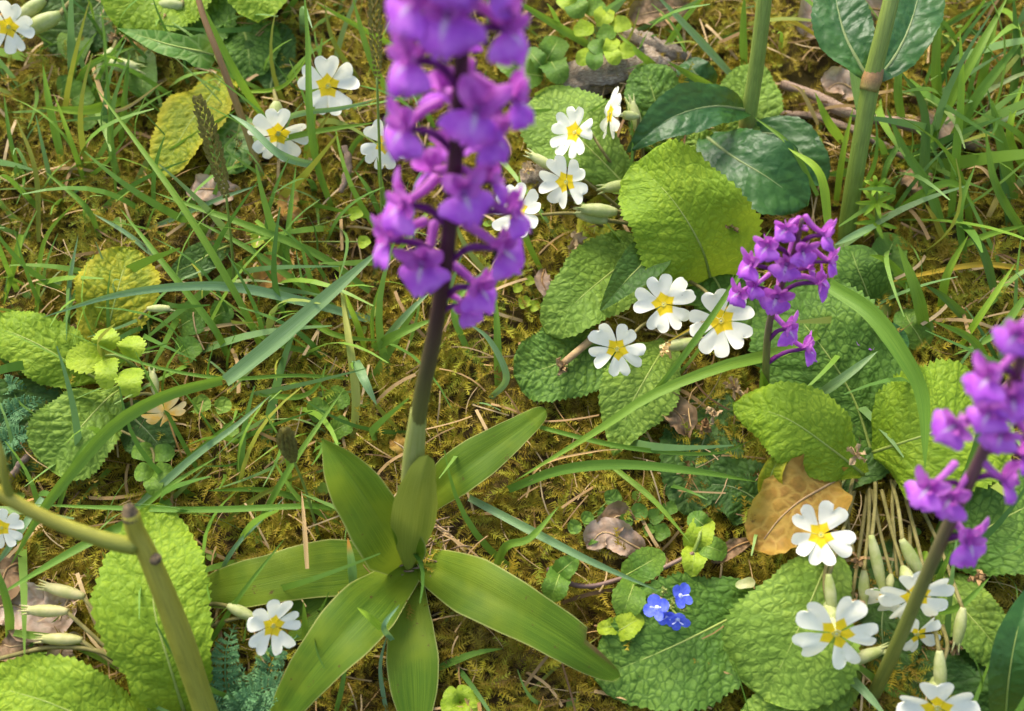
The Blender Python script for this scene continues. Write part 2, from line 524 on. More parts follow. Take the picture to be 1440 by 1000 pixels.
def worley(uv, cell, rnd):
    """F2 - F1 distance of jittered cells; uv in metres"""
    lo, hi = uv.min(0) - cell, uv.max(0) + cell
    gx, gy = np.meshgrid(np.arange(lo[0], hi[0], cell), np.arange(lo[1], hi[1], cell))
    c = np.stack([gx.ravel(), gy.ravel()], -1)
    c = c + rnd.uniform(-0.42, 0.42, c.shape) * cell
    d = np.sqrt(((uv[:, None, :] - c[None]) ** 2).sum(-1))
    d.partition(1, axis=1)
    return (d[:, 1] - d[:, 0]) / cell

PROFILES = {
    'obovate': ([0, .08, .2, .4, .6, .75, .87, .95, .985, 1], [.10, .13, .28, .66, .93, 1, .90, .62, .34, .0]),
    'oval':    ([0, .06, .2, .4, .6, .78, .9, .97, 1], [.12, .3, .72, .98, 1, .86, .6, .32, .0]),
    'round':   ([0, .04, .15, .35, .55, .75, .88, .96, 1], [.15, .48, .84, 1, 1, .88, .66, .38, .0]),
    'lance':   ([0, .1, .3, .5, .7, .85, .95, 1], [.25, .5, .92, 1, .78, .46, .18, .0]),
    'strap':   ([0, .1, .3, .5, .7, .85, .94, .985, 1], [.55, .74, .98, 1, .86, .62, .42, .25, .0]),
    'sheath':  ([0, .15, .5, .75, .9, 1], [.7, .9, 1, .8, .5, .0]),
    'arrow':   ([0, .05, .15, .24, .35, .6, .8, 1], [.30, .95, 1, .70, .66, .5, .30, .0]),
    'blade':   ([0, .1, .35, .7, .9, 1], [.75, .85, 1, .72, .32, .02]),
}

def leaf_geo(pts, wpx, prof='obovate', nu=44, nv=23, fold=0.15, cup=0.0, wave=0.0, pucker=0.0, cell=0.006, tooth=0.0, nteeth=26,
             roll=0.0, hint=None, seed=0, curl=0.0, lateral=9, twist=0.0, hk=0.45, bite=None):
    rnd = np.random.default_rng(seed + 11)
    t = np.linspace(0, 1, nu)
    t = 1 - (1 - t) ** 1.25 if prof in ('obovate', 'oval', 'round', 'strap') else t
    mid = spline(pts, nu, t)
    if hint is None:
        hint = hint_at(mid[len(mid) // 2], hk)
    T, S, NN = frames(mid, hint, R(roll) + R(twist) * t)
    pr = PROFILES[prof]
    hw = 0.5 * wpx * mpp(mid[len(mid) // 2])
    w = np.interp(t, pr[0], pr[1]) * hw
    v = np.linspace(-1, 1, nv)
    length = float(np.linalg.norm(np.diff(mid, axis=0), axis=1).sum())
    tt, vv = np.meshgrid(t, v, indexing='ij')
    asym = 1 + 0.08 * np.sin(t * 9 + rnd.uniform(0, 6)) * 1.0
    W = (w * asym)[:, None] * np.ones_like(vv)
    if tooth:
        ph = rnd.uniform(0, 6)
        e = np.abs(vv) ** 6
        saw = ((tt * nteeth + ph + 0.15 * np.sin(tt * 40)) % 1.0)
        W = W * (1 + tooth * e * (saw - 0.5) * 2)
    if bite is not None:
        b0, b1, bs, bd = bite
        inb = (tt > b0) & (tt < b1) & (np.sign(vv) == bs)
        W = np.where(inb, W * (1 - bd), W)
    av = np.abs(vv)
    off = W * (math.sin(fold) * av + cup * vv ** 2)
    off += wave * hw * av ** 2 * np.sin(tt * 17 + vv * 2 + rnd.uniform(0, 6))
    off += curl * hw * av ** 4
    lat = vv * W * math.cos(fold)
    vein = np.zeros_like(tt)
    if pucker:
        sl = tt * length
        sk = sl - np.abs(lat) * 0.75                      # lateral veins leave the midrib at an angle
        per = length / lateral
        dl = np.abs(((sk / per + 0.5 * (vv > 0) * 0.5) % 1.0) - 0.5) * 2     # 1 at a vein
        lv = np.clip((dl - 0.70) / 0.30, 0, 1)
        side = np.where(vv > 0, 3.0, 0.0)
        f = worley(np.stack([sk.ravel() + side.ravel(), lat.ravel()], -1), cell, rnd) if False else \
            worley(np.stack([sk.ravel(), lat.ravel()], -1), cell, rnd)
        f = np.clip(f.reshape(tt.shape) / 0.38, 0, 1)
        bul = f ** 0.6
        envelope = np.clip(av * 6, 0.15, 1) * np.clip((1 - av) * 5, 0.2, 1) * np.clip(tt * 5, 0, 1)
        bz = np.sqrt(np.clip(1 - dl ** 2, 0, 1))
        off += pucker * (0.45 * (bul - 0.6) + 0.5 * (bz - 0.6)) * envelope
        vein = np.clip(lv ** 1.5 * 0.75, 0, 1) * np.clip(1.15 - av, 0, 1)
    V = mid[:, None, :] + S[:, None, :] * lat[..., None] + NN[:, None, :] * off[..., None]
    uv = np.stack([tt, vv, np.zeros_like(tt)], -1)
    lmv = np.stack([(tt * length - np.abs(lat) * 0.3) * 1000, lat * 1000, np.full_like(tt, seed * 3.7)], -1)
    A = {'vein': vein.ravel(), 'edge': av.ravel(), 'uvw': uv.reshape(-1, 3), 'lm': lmv.reshape(-1, 3)}
    return V.reshape(-1, 3), grid_faces(nu, nv), A, mid, NN

SEED = [0]
def leaf(parent, pts, hs, wpx, mat, prof='obovate', rib=True, name='leaf', ribmat='midrib', ribw=0.0008, label=None, **kw):
    SEED[0] += 1
    kw.setdefault('seed', SEED[0])
    V, F, A, mid, NN = leaf_geo(px_path(pts, hs), wpx, prof, **kw)
    o = make(name, V, F, mat, parent, None, A)
    if label:
        o['label'] = label
    if rib:
        k = int(len(mid) * 0.93)
        tube('midrib', (mid - NN * ribw * 0.25)[:k:4], [ribw * 1.3, ribw, ribw * 0.75, ribw * .5, ribw * 0.2], ribmat, o, seg=6, n=26)
    return o

def prim_leaf(parent, pts, hs, wpx, mat='leaf_mid', **kw):
    d = dict(pucker=0.0015, cell=0.0075, lateral=11, tooth=0.045, nteeth=30, fold=0.12, cup=0.0, wave=0.10, nu=86, nv=51)
    if 'pucker' in kw:
        kw['pucker'] *= 1.35
    d.update(kw)
    d.setdefault('ribmat', 'midrib_dark' if mat == 'leaf_dark' else 'midrib')
    return leaf(parent, pts, hs, wpx, mat, **d)

def blade_geo(mid_pts, wm, fold=0.35, roll=0.0, twist=0.0, n=18, nv=5, prof='blade'):
    t = np.linspace(0, 1, n)
    mid = spline(mid_pts, n, t)
    hint = tocam(mid[n // 2])
    T, S, NN = frames(mid, hint, R(roll) + R(twist) * (t - 0.5))
    pr = PROFILES[prof]
    w = np.interp(t, pr[0], pr[1]) * wm * 0.5
    v = np.linspace(-1, 1, nv)
    tt, vv = np.meshgrid(t, v, indexing='ij')
    lat = vv * w[:, None] * math.cos(fold)
    off = np.abs(vv) * w[:, None] * math.sin(fold)
    V = mid[:, None] + S[:, None] * lat[..., None] + NN[:, None] * off[..., None]
    uv = np.stack([tt, vv, 0 * tt], -1).reshape(-1, 3)
    return V.reshape(-1, 3), grid_faces(n, nv), {'uvw': uv}

def blade(pts, hs, wpx, mat='grass_green', label=None, group=None, parent=None, name='grass_blade', roll=None, twist=None, fold=0.3, prof='blade', sub=None):
    w3 = px_path(pts, hs)
    wm = wpx * mpp(w3[len(w3) // 2])
    rl = random.uniform(-18, 18) if roll is None else roll
    tw = random.uniform(-35, 35) if twist is None else twist
    V, F, A = blade_geo(w3, wm, fold, rl, tw, prof=prof)
    o = make(name, V, F, mat, parent, None if parent is not None else w3[0], A)
    if parent is None:
        tag(o, label, 'grass', group)
    return o

# ------------------------------------------------------------------ ground and moss
def build_ground():
    a = np.linspace(-0.62, 0.62, 190)
    far = np.array([0.8, 1.1, 1.6, 2.4, 3.6, 5.0])
    xs = np.r_[-far[::-1], a, far]
    b = np.linspace(-0.45, 0.62, 170)
    ys = np.r_[-np.array([5, 3.6, 2.4, 1.6, 1.1, 0.7]), b, far]
    X, Y = np.meshgrid(xs, ys, indexing='ij')
    Z = ground_z(X, Y)
    V = np.stack([X, Y, Z], -1).reshape(-1, 3)
    o = make('ground', V, grid_faces(len(xs), len(ys))[:, ::-1], 'soil', None, (0, 0, 0))
    o['kind'] = 'structure'
build_ground()

def scatter_mesh(name, tmpl, k_of, pos, rot, scale, tone, mat):
    """many copies of small templates joined into one mesh; tmpl list of (V, F)"""
    Vs, Fs, Ts = [], [], []
    base = 0
    for k, (tv, tf) in enumerate(tmpl):
        idx = np.nonzero(k_of == k)[0]
        if len(idx) == 0:
            continue
        v = np.einsum('nij,kj->nki', rot[idx], tv) * scale[idx][:, None, None] + pos[idx][:, None, :]
        f = tf[None] + (np.arange(len(idx)) * len(tv))[:, None, None] + base
        base += len(idx) * len(tv)
        Vs.append(v.reshape(-1, 3)); Fs.append(f.reshape(-1, tf.shape[1])); Ts.append(np.repeat(tone[idx], len(tv)))
    o = make(name, np.vstack(Vs), np.vstack(Fs), mat, None, (0, 0, 0), {'tone': np.concatenate(Ts)}, smooth=False)
    o['kind'] = 'stuff'
    return o

def rot_mats(az, el, roll):
    """x axis to direction az/el, rolled about itself; on the bank"""
    n = len(az)
    x = np.stack([np.cos(az) * np.cos(el), np.sin(az) * np.cos(el), np.sin(el)], -1)
    # tilt to bank
    ca, sa = math.cos(R(SLOPE)), math.sin(R(SLOPE))
    B = np.array([[1, 0, 0], [0, ca, -sa], [0, sa, ca]])
    x = x @ B.T
    up = np.broadcast_to(BN, x.shape)
    y = unit(np.cross(up, x)); z = np.cross(x, y)
    c, s = np.cos(roll)[:, None], np.sin(roll)[:, None]
    y2, z2 = y * c + z * s, z * c - y * s
    return np.stack([x, y2, z2], -1)

def smooth_noise(x, y, f, seed):
    r = np.random.default_rng(seed)
    out = np.zeros_like(x)
    for _ in range(6):
        a = r.uniform(0, 6.28); k = f * r.uniform(0.6, 1.6)
        out += np.sin((x * math.cos(a) + y * math.sin(a)) * k + r.uniform(0, 6.28))
    return out / 6

def moss_templates():
    out = []
    for q in range(7):
        r = np.random.default_rng(100 + q)
        V, F = [], []
        nst = 11
        bend = r.uniform(-0.25, 0.25); arch = r.uniform(0.05, 0.3)
        def ax(t):
            return np.array([t, bend * t * t, arch * math.sin(t * 2.4) - 0.12 * t])
        for i in range(nst):
            t = i / nst; p = ax(t); tn = unit(ax(t + 0.05) - p)
            for sg in (-1, 1):
                L = (0.30 * (1 - t) ** 0.7 + 0.05) * r.uniform(0.7, 1.25)
                d = unit(tn * r.uniform(0.5, 1.0) + np.array([0, sg * r.uniform(0.6, 1.0), r.uniform(-0.1, 0.6)]))
                wd = 0.030 * r.uniform(0.8, 1.4)
                b = len(V)
                V += [p - tn * wd, p + tn * wd, p + d * L]
                F.append([b, b + 1, b + 2])
        for i in range(4):
            b = len(V); p, p2 = ax(i / 4), ax((i + 1) / 4)
            V += [p + [0, -0.018, 0], p + [0, 0.018, 0], p2]
            F.append([b, b + 1, b + 2])
        out.append((np.array(V), np.array(F)))
    return out

X0, X1, Y0, Y1 = -0.47, 0.47, -0.30, 0.42
def build_moss():
    n = 60000
    x = rng.uniform(X0, X1, n); y = rng.uniform(Y0, Y1, n)
    keep = smooth_noise(x, y, 55, 3) + rng.uniform(-0.5, 0.5, n) > -0.55
    x, y = x[keep], y[keep]; n = len(x)
    z = ground_z(x, y) + rng.uniform(0, 0.007, n)
    az = rng.uniform(0, 6.283, n); el = rng.uniform(-0.05, 0.75, n)
    rot = rot_mats(az, el, rng.uniform(-0.8, 0.8, n))
    sc = rng.uniform(0.007, 0.020, n)
    tone = np.clip(0.48 + 0.35 * smooth_noise(x, y, 40, 5) + rng.normal(0, 0.20, n), 0, 1)
    scatter_mesh('moss', moss_templates(), rng.integers(0, 7, n), np.stack([x, y, z], -1), rot, sc, tone, 'moss')['label'] = 'golden brown feathery moss carpeting the bank'

def strip_template(bend, width, n=6, arch=0.2, taper=True):
    t = np.linspace(0, 1, n)
    w = width * (1 - 0.85 * t ** 2) if taper else np.full(n, width)
    a = np.stack([t, bend * t ** 2 - w, arch * np.sin(t * 2.6)], -1)
    b = np.stack([t, bend * t ** 2 + w, arch * np.sin(t * 2.6) + w * 0.5], -1)
    V = np.stack([a, b], 1).reshape(-1, 3)
    return V, grid_faces(n, 2)

def build_thatch():
    n = 4700
    x = rng.uniform(X0, X1, n); y = rng.uniform(Y0, Y1, n)
    z = ground_z(x, y) + rng.uniform(0.002, 0.013, n)
    tm = [strip_template(b, w, arch=a, taper=False) for b, w, a in ((0.1, .016, .1), (-0.3, .012, .2), (0.4, .020, .05), (-0.1, .030, .2), (.7, .012, .1))]
    rot = rot_mats(rng.uniform(0, 6.283, n), rng.uniform(-0.12, 0.3, n), rng.uniform(-0.6, 0.6, n))
    sc = rng.uniform(0.008, 0.034, n)
    tone = np.clip(rng.normal(0.45, 0.28, n), 0, 1)
    scatter_mesh('dead_grass', tm, rng.integers(0, len(tm), n), np.stack([x, y, z], -1), rot, sc, tone, 'thatch')['label'] = 'dry tan grass litter lying in the moss'

def px_of(x, y, z):
    d = np.stack([x, y, z], -1) - CAM
    w = d @ FWD
    return 720 + FPX * (d @ RGT) / w, 500 - FPX * (d @ UPV) / w

def build_turf():
    n = 9200
    x = rng.uniform(X0, X1, n); y = rng.uniform(Y0, Y1, n)
    z = ground_z(x, y) + 0.001
    px, py = px_of(x, y, z)
    dens = np.full(n, 0.15)
    dens += 0.55 * np.exp(-(((px - 120) / 260) ** 2 + ((py - 260) / 240) ** 2))
    dens += 0.45 * np.exp(-(((px - 330) / 220) ** 2 + ((py - 600) / 130) ** 2))
    dens += 0.70 * np.exp(-(((px - 1360) / 150) ** 2 + ((py - 220) / 220) ** 2))
    dens += 0.30 * np.exp(-(((px - 480) / 130) ** 2 + ((py - 330) / 160) ** 2))
    dens = np.where((px > 740) & (px < 1240) & (py > 90), dens * 0.25, dens)
    dens = np.where((px > 560) & (px < 860) & (py > 440), dens * 0.45, dens)
    dens *= 0.7 + 0.6 * smooth_noise(x, y, 60, 9)
    keep = rng.uniform(0, 1, n) < dens
    x, y, z, px = x[keep], y[keep], z[keep], px[keep]; n = len(x)
    tm = [strip_template(b, w, 8, a) for b, w, a in ((0.1, .030, .10), (-0.18, .024, .16), (0.28, .034, .2), (-0.06, .038, .06), (.15, .022, .26), (-.3, .028, .12))]
    rot = rot_mats(rng.uniform(0, 6.283, n), rng.uniform(0.15, 1.15, n), rng.uniform(-1.0, 1.0, n))
    sc = rng.uniform(0.024, 0.085, n) * np.where(px > 1180, 1.25, 1.0)
    tone = np.clip(rng.normal(0.45, 0.27, n), 0, 1)
    scatter_mesh('turf', tm, rng.integers(0, len(tm), n), np.stack([x, y, z], -1), rot, sc, tone, 'turf')['label'] = 'short fine green grass growing through the moss'

def build_herbs():
    """tiny round-leaved seedlings low in the moss"""
    n = 1250
    x = rng.uniform(X0, X1, n); y = rng.uniform(Y0, Y1, n)
    keep = smooth_noise(x, y, 48, 21) > 0.12
    x, y = x[keep], y[keep]; n = len(x)
    z = ground_z(x, y) + rng.uniform(0.006, 0.012, n)
    tm = []
    for q in range(3):
        r = np.random.default_rng(40 + q)
        a = np.linspace(0, 6.283, 10, endpoint=False)
        rad = 1 + 0.12 * r.normal(size=10)
        V = np.vstack([[0, 0, -0.12], np.stack([np.cos(a) * rad, np.sin(a) * rad * 0.85, 0.06 * np.sin(a * 2)], -1)])
        F = np.array([[0, 1 + i, 1 + (i + 1) % 10] for i in range(10)])
        tm.append((V, F))
    rot = rot_mats(rng.uniform(0, 6.283, n), rng.uniform(-0.45, 0.45, n), rng.uniform(-0.5, 0.5, n))
    sc = rng.uniform(0.0018, 0.0048, n)
    tone = rng.uniform(0, 1, n)
    scatter_mesh('ground_cover', tm, rng.integers(0, 3, n), np.stack([x, y, z], -1), rot, sc, tone, 'ground_herb')['label'] = 'tiny round green seedling leaves scattered in the moss'

build_moss(); build_thatch(); build_turf(); build_herbs()

# ------------------------------------------------------------------ primroses
OUT = np.array([(0.07, .055), (0.22, .15), (0.42, .275), (0.60, .37), (0.74, .42), (0.85, .425), (0.94, .375), (0.995, .27), (1.0, .17), (0.955, .075), (0.86, 0.0)])
def prim_petal_grid(rr, notch, rnd, narrow=1.0, nt_=17, nv_=11):
    """heart-shaped petal: rows follow the rounded outline from the throat to the notch"""
    o = OUT.copy()
    o[:, 0] += rnd.normal(0, .012, len(o)); o[-1] = (1.0 - notch * .62, 0.0); o[:, 1] *= narrow * rnd.uniform(.92, 1.08)
    t = np.linspace(0, 1, nt_); v = np.linspace(-1, 1, nv_)
    e = spline(np.c_[o, np.zeros(len(o))], nt_)[:, :2]
    tt, vv = np.meshgrid(t, v, indexing='ij')
    c = 0.07 + (o[-1, 0] - 0.07) * t
    a = np.abs(vv)
    rad = c[:, None] * (1 - a) + e[:, :1] * a
    lat = e[:, 1:] * vv
    return tt, vv, rad * rr, lat * rr

def primrose_flower(parent, px, py, h, rpx, foot, tilt=(0, 0), rot=0.0, cup=0.10, missing=(), droop=0.0, calyx=True, mat='primrose_petal', narrow=1.0):
    """tilt: (right, up) lean of the face away from the line of sight, in degrees"""
    SEED[0] += 1
    rnd = np.random.default_rng(SEED[0] * 7 + 3)
    c = P(px, py, h)
    rr = rpx * mpp(c)
    n = tocam(c)
    right = unit(np.cross(UPV, n)); up = np.cross(n, right)
    n = unit(n + right * math.tan(R(tilt[0])) + up * math.tan(R(tilt[1])))
    right = unit(np.cross(up, n)); up = np.cross(n, right)
    # throat/tube is the flower's own mesh, the petals are its children
    back = c - n * rr * 0.75
    fl = tube('flower', [back, c - n * rr * 0.3, c - n * 0.0002], [rr * 0.075, rr * 0.085, rr * 0.13], 'primrose_tube', parent, seg=10, n=8)
    for k in range(5):
        if k in missing:
            continue
        a = R(rot + 72 * k + rnd.uniform(-6, 6))
        ex = right * math.cos(a) + up * math.sin(a); ey = -right * math.sin(a) + up * math.cos(a)
        tt, vv, rad, lat = prim_petal_grid(rr * rnd.uniform(0.92, 1.06), rnd.uniform(0.18, 0.32), rnd, narrow)
        cp = cup + rnd.uniform(-0.22, 0.16)
        z = rad * 0.06 + cp * rad ** 2 / rr + rr * 0.9 * (lat / rr) ** 2 * rnd.uniform(-1, 1.8) + rr * 0.035 * np.sin(vv * 4 + tt * 5 + rnd.uniform(0, 6)) * tt
        z -= droop * rad ** 2 / rr
        z += rr * 0.012 * (k % 2)
        V = c + ex * rad[..., None] + ey * lat[..., None] + n * z[..., None]
        eye = np.clip(1.0 - (rad / rr - 0.16 - 0.16 * np.clip(1 - np.abs(lat) / rr * 7, 0, 1)) * 5.0, 0, 1)
        make('petal', V.reshape(-1, 3), grid_faces(17, 11), mat, fl, None, {'eye': eye.ravel()})
    a = np.linspace(0, 6.283, 10, endpoint=False)
    ring = np.vstack([c + n * rr * 0.03] + [c + n * rr * 0.045 + rr * 0.085 * (right * math.cos(q) + up * math.sin(q)) for q in a])
    make('throat', ring, [[0, 1 + i, 1 + (i + 1) % 10] for i in range(10)], 'primrose_throat', fl)
    if calyx:
        V, F, A = tube_geo([back - n * rr * 0.42, back - n * rr * 0.2, c - n * rr * 0.55], [rr * 0.09, rr * 0.19, rr * 0.17], 10, 9)
        make('calyx', V, F, 'calyx', fl, None, A)
    f = np.asarray(foot)
    e = back - n * rr * 0.42
    m = (e + f) / 2 + BN * 0.004 + rnd.normal(0, 0.003, 3)
    tube('pedicel', [f, m, e], [0.0012, 0.001, 0.0009], 'pedicel', parent, seg=6, n=14)
    return fl

def bud(parent, px, py, h, lenpx, wpx, dirdeg, foot, mat='calyx', tip=True):
    """closed calyx / bud pod lying at this pixel, pointing along the picture angle"""
    c = P(px, py, h); s = mpp(c)
    right, up = RGT, np.cross(tocam(c), -RGT) * -1
    up = unit(np.cross(RGT, -tocam(c)) * -1)
    d = unit(RGT * math.cos(R(dirdeg)) + UPV * math.sin(R(dirdeg)))
    L, w = lenpx * s, wpx * s * 0.5
    a = c - d * L / 2; b = c + d * L / 2
    V, F, A = tube_geo([a, a + d * L * .3, a + d * L * .7, b], [w * .45, w * .85, w, w * .9, w * .6], 10, 14)
    o = make('bud', V, F, mat, parent, None, A)
    if tip:
        for k in range(4):
            q = k * 1.57 + 0.4
            side = unit(np.cross(d, BN)); nn = np.cross(side, d)
            rad = side * math.cos(q) + nn * math.sin(q)
            V, F, A = tube_geo([b - d * L * .15 + rad * w * .35, b + d * L * .06 + rad * w * .6, b + d * L * .24 + rad * w * .75], [w * .26, w * .2, w * .04], 5, 6)
            make('calyx_tooth', V, F, mat, o, None, A)
    f = np.asarray(foot)
    tube('pedicel', [f, (f + a) / 2 + BN * 0.003, a + d * L * 0.05], [0.0012, 0.001, w * .35], 'pedicel', parent, seg=6, n=14)
    return o

def withered(parent, px, py, h, rpx, seed, mat='withered', name='withered_flower'):
    """shrivelled brown corolla: crumpled petals round a knot"""
    r = np.random.default_rng(seed)
    c = P(px, py, h); s = rpx * mpp(c)
    Vs, Fs, b = [], [], 0
    for k in range(9):
        d = unit(r.normal(size=3) + BN * 0.4); e = unit(np.cross(d, r.normal(size=3)))
        t = np.linspace(0, 1, 5)[:, None]; v = np.linspace(-1, 1, 4)[None, :]
        L = s * r.uniform(0.6, 1.15)
        ln = t * L + 0 * v; lt = v * s * 0.28 * np.sin(t * 2.6 + 0.3)
        z = s * 0.22 * np.sin(v * 5 + t * 6 + r.uniform(0, 6)) * t
        n = np.cross(d, e)
        V = c + d * ln[..., None] + e * lt[..., None] + n * z[..., None] + r.normal(0, s * 0.05, (5, 4, 3))
        Vs.append(V.reshape(-1, 3)); Fs.append(grid_faces(5, 4) + b); b += 20
    return make(name, np.vstack(Vs), np.vstack(Fs), mat, parent)

G = lambda px, py: P(px, py, 0)

# plant at the log, centre of the bank -------------------------------------------------
pc = thing('primrose_plant', P(935, 340, 0), 'large primrose clump with the cupped yellow-green leaf beside the dead wood', 'primrose', 'primroses')
prim_leaf(pc, [(905, 300), (880, 262), (815, 195), (752, 135)], (4, 22, 34, 30), 122, 'leaf_light', prof='obovate', roll=-8)
prim_leaf(pc, [(950, 230), (930, 170), (918, 130), (905, 90)], (4, 14, 22, 24), 92, 'leaf_mid', prof='oval', roll=10, pucker=0.0014)
prim_leaf(pc, [(1000, 395), (985, 345), (945, 280), (893, 228)], (6, 38, 56, 52), 172, 'leaf_bright', prof='round', fold=0.30, cup=0.0, roll=12, label='broad cupped yellow-green leaf')
prim_leaf(pc, [(925, 335), (870, 375), (815, 420), (768, 470)], (4, 20, 30, 24), 112, 'leaf_light', prof='oval')
leaf(pc, [(940, 335), (915, 360), (880, 395), (843, 438)], (20, 36, 38, 30), 62, 'leaf_dark', prof='lance', fold=0.4, pucker=0.0006, nu=36, nv=19, tooth=.02)
prim_leaf(pc, [(850, 470), (820, 492), (775, 515), (722, 528)], (6, 14, 17, 14), 122, 'leaf_mid', prof='round', pucker=0.0017, cell=0.005)
prim_leaf(pc, [(940, 480), (915, 520), (885, 575), (862, 642)], (8, 22, 22, 14), 108, 'leaf_light', prof='lance', cup=-.1)
prim_leaf(pc, [(1010, 240), (1035, 190), (1052, 140), (1060, 88)], (4, 12, 18, 18), 92, 'leaf_light', prof='oval', pucker=.0014)
prim_leaf(pc, [(1085, 275), (1110, 235), (1130, 210), (1150, 190)], (3, 10, 14, 12), 62, 'leaf_light', prof='oval')
prim_leaf(pc, [(1040, 260), (1010, 225), (985, 205), (968, 192)], (3, 10, 16, 16), 62, 'leaf_light', prof='oval')
prim_leaf(pc, [(1010, 395), (1010, 365), (1012, 340), (1020, 320)], (4, 14, 20, 20), 80, 'leaf_dark', prof='round')
prim_leaf(pc, [(985, 370), (1010, 400), (1020, 440), (1000, 480)], (4, 12, 14, 10), 110, 'leaf_mid', prof='oval')
prim_leaf(pc, [(880, 310), (850, 290), (835, 330), (840, 365)], (3, 8, 12, 10), 50, 'leaf_yellow', prof='oval')
f1 = P(915, 345, 6)
primrose_flower(pc, 808, 186, 52, 36, P(875, 250, 14), tilt=(-38, 8), rot=80)
primrose_flower(pc, 858, 160, 52, 36, P(885, 240, 14), tilt=(-74, 22), rot=20, droop=.15)
primrose_flower(pc, 796, 256, 54, 38, P(880, 300, 12), tilt=(-30, -8), rot=35)
primrose_flower(pc, 728, 296, 44, 40, P(850, 320, 10), tilt=(-25, 10), rot=95)
primrose_flower(pc, 933, 428, 50, 42, P(935, 390, 8), tilt=(6, 4), rot=104)
primrose_flower(pc, 1014, 451, 54, 48, P(960, 390, 8), tilt=(4, -6), rot=110)
primrose_flower(pc, 868, 491, 46, 40, P(930, 450, 8), tilt=(-16, -14), rot=128, missing=())
bud(pc, 843, 296, 40, 50, 20, 175, P(905, 310, 8))
bud(pc, 868, 262, 36, 40, 17, 190, P(905, 290, 8))
bud(pc, 833, 305, 34, 44, 19, 165, P(905, 325, 6), tip=False)
bud(pc, 764, 228, 36, 40, 15, 150, P(850, 270, 8), mat='primrose_tube')
bud(pc, 893, 165, 38, 44, 18, 105, P(905, 230, 8))
bud(pc, 955, 485, 40, 56, 18, 10, P(975, 465, 8))
withered(pc, 938, 492, 44, 14, 1, 'wilted_petal')
withered(pc, 808, 338, 26, 20, 2)
withered(pc, 1030, 320, 50, 12, 3)
withered(pc, 790, 516, 24, 17, 4)
withered(pc, 742, 238, 24, 13, 5)
tube('withered_stalk', [P(855, 455, 10), P(825, 483, 20), P(793, 510, 22)], [.0016, .0022, .002], 'withered', pc)

# plant below the small orchid, right --------------------------------------------------
pd = thing('primrose_plant', P(1225, 660, 0), 'large primrose clump around the ochre dead leaf under the leaning orchid', 'primrose', 'primroses')
prim_leaf(pd, [(1230, 650), (1200, 560), (1150, 480), (1085, 405)], (6, 16, 26, 20), 185, 'leaf_mid', prof='oval', roll=4, pucker=.0015)
prim_leaf(pd, [(1215, 668), (1170, 632), (1105, 588), (1032, 566)], (12, 40, 52, 36), 112, 'leaf_bright', prof='oval', cup=-.25, roll=10)
prim_leaf(pd, [(1228, 636), (1270, 622), (1330, 602), (1405, 570)], (14, 34, 42, 32), 205, 'leaf_bright', prof='oval', tooth=.05, cup=-.08)
prim_leaf(pd, [(1310, 770), (1370, 752), (1425, 722), (1490, 690)], (8, 24, 30, 24), 160, 'leaf_mid', prof='oval')
prim_leaf(pd, [(1185, 755), (1160, 800), (1125, 880), (1075, 985)], (10, 28, 36, 24), 178, 'leaf_light', prof='obovate', cup=-.1)
prim_leaf(pd, [(1215, 930), (1150, 970), (1100, 1000), (1040, 1020)], (6, 14, 22, 16), 100, 'leaf_light', prof='oval')
prim_leaf(pd, [(1085, 840), (1030, 868), (940, 912), (835, 955)], (6, 13, 16, 12), 172, 'leaf_mid', prof='oval', pucker=.0016)
prim_leaf(pd, [(1020, 545), (1000, 590), (980, 650), (962, 725)], (4, 8, 10, 8), 108, 'leaf_dark', prof='oval', pucker=.0016)
prim_leaf(pd, [(1085, 735), (1065, 705), (1030, 685), (985, 680)], (4, 10, 14, 10), 92, 'leaf_dark', prof='oval')
prim_leaf(pd, [(1320, 800), (1350, 850), (1385, 890), (1420, 935)], (4, 14, 18, 14), 88, 'leaf_light', prof='oval')
prim_leaf(pd, [(1260, 760), (1250, 820), (1240, 880), (1250, 960)], (2, 8, 10, 8), 130, 'leaf_dark', prof='oval')
prim_leaf(pd, [(1340, 860), (1375, 920), (1400, 960), (1440, 1010)], (2, 8, 12, 8), 120, 'leaf_dark', prof='oval')
prim_leaf(pd, [(1240, 930), (1290, 960), (1340, 990), (1390, 1030)], (2, 8, 12, 8), 120, 'leaf_dark', prof='oval')
prim_leaf(pd, [(1180, 690), (1215, 620), (1230, 560), (1235, 500)], (2, 8, 10, 8), 130, 'leaf_dark', prof='oval')
leaf(pd, [(1085, 705), (1082, 680), (1090, 655), (1112, 632)], (18, 30, 38, 40), 40, 'leaf_yellow', prof='lance', fold=.5, pucker=.0006, nu=30, nv=15)
leaf(pd, [(1290, 770), (1285, 790), (1295, 795), (1303, 775)], (16, 24, 22, 20), 22, 'leaf_bright', prof='oval', fold=.5, rib=False, nu=20, nv=9)
primrose_flower(pd, 1154, 752, 58, 46, P(1196, 700, 8), tilt=(10, 2), rot=60)
primrose_flower(pd, 1176, 890, 60, 62, P(1168, 770, 26), tilt=(12, -34), rot=75, droop=.12, narrow=.82)
primrose_flower(pd, 1288, 838, 56, 52, P(1240, 690, 6), tilt=(22, -42), rot=110, narrow=.85, droop=.1)
primrose_flower(pd, 1290, 892, 44, 36, P(1280, 740, 6), tilt=(30, -50), rot=130, missing=(1,), narrow=.8, droop=.1)
primrose_flower(pd, 1318, 996, 52, 54, P(1325, 880, 24), tilt=(4, -40), rot=95)
primrose_flower(pd, 1246, 842, 38, 34, P(1226, 690, 6), tilt=(-20, -60), rot=40)
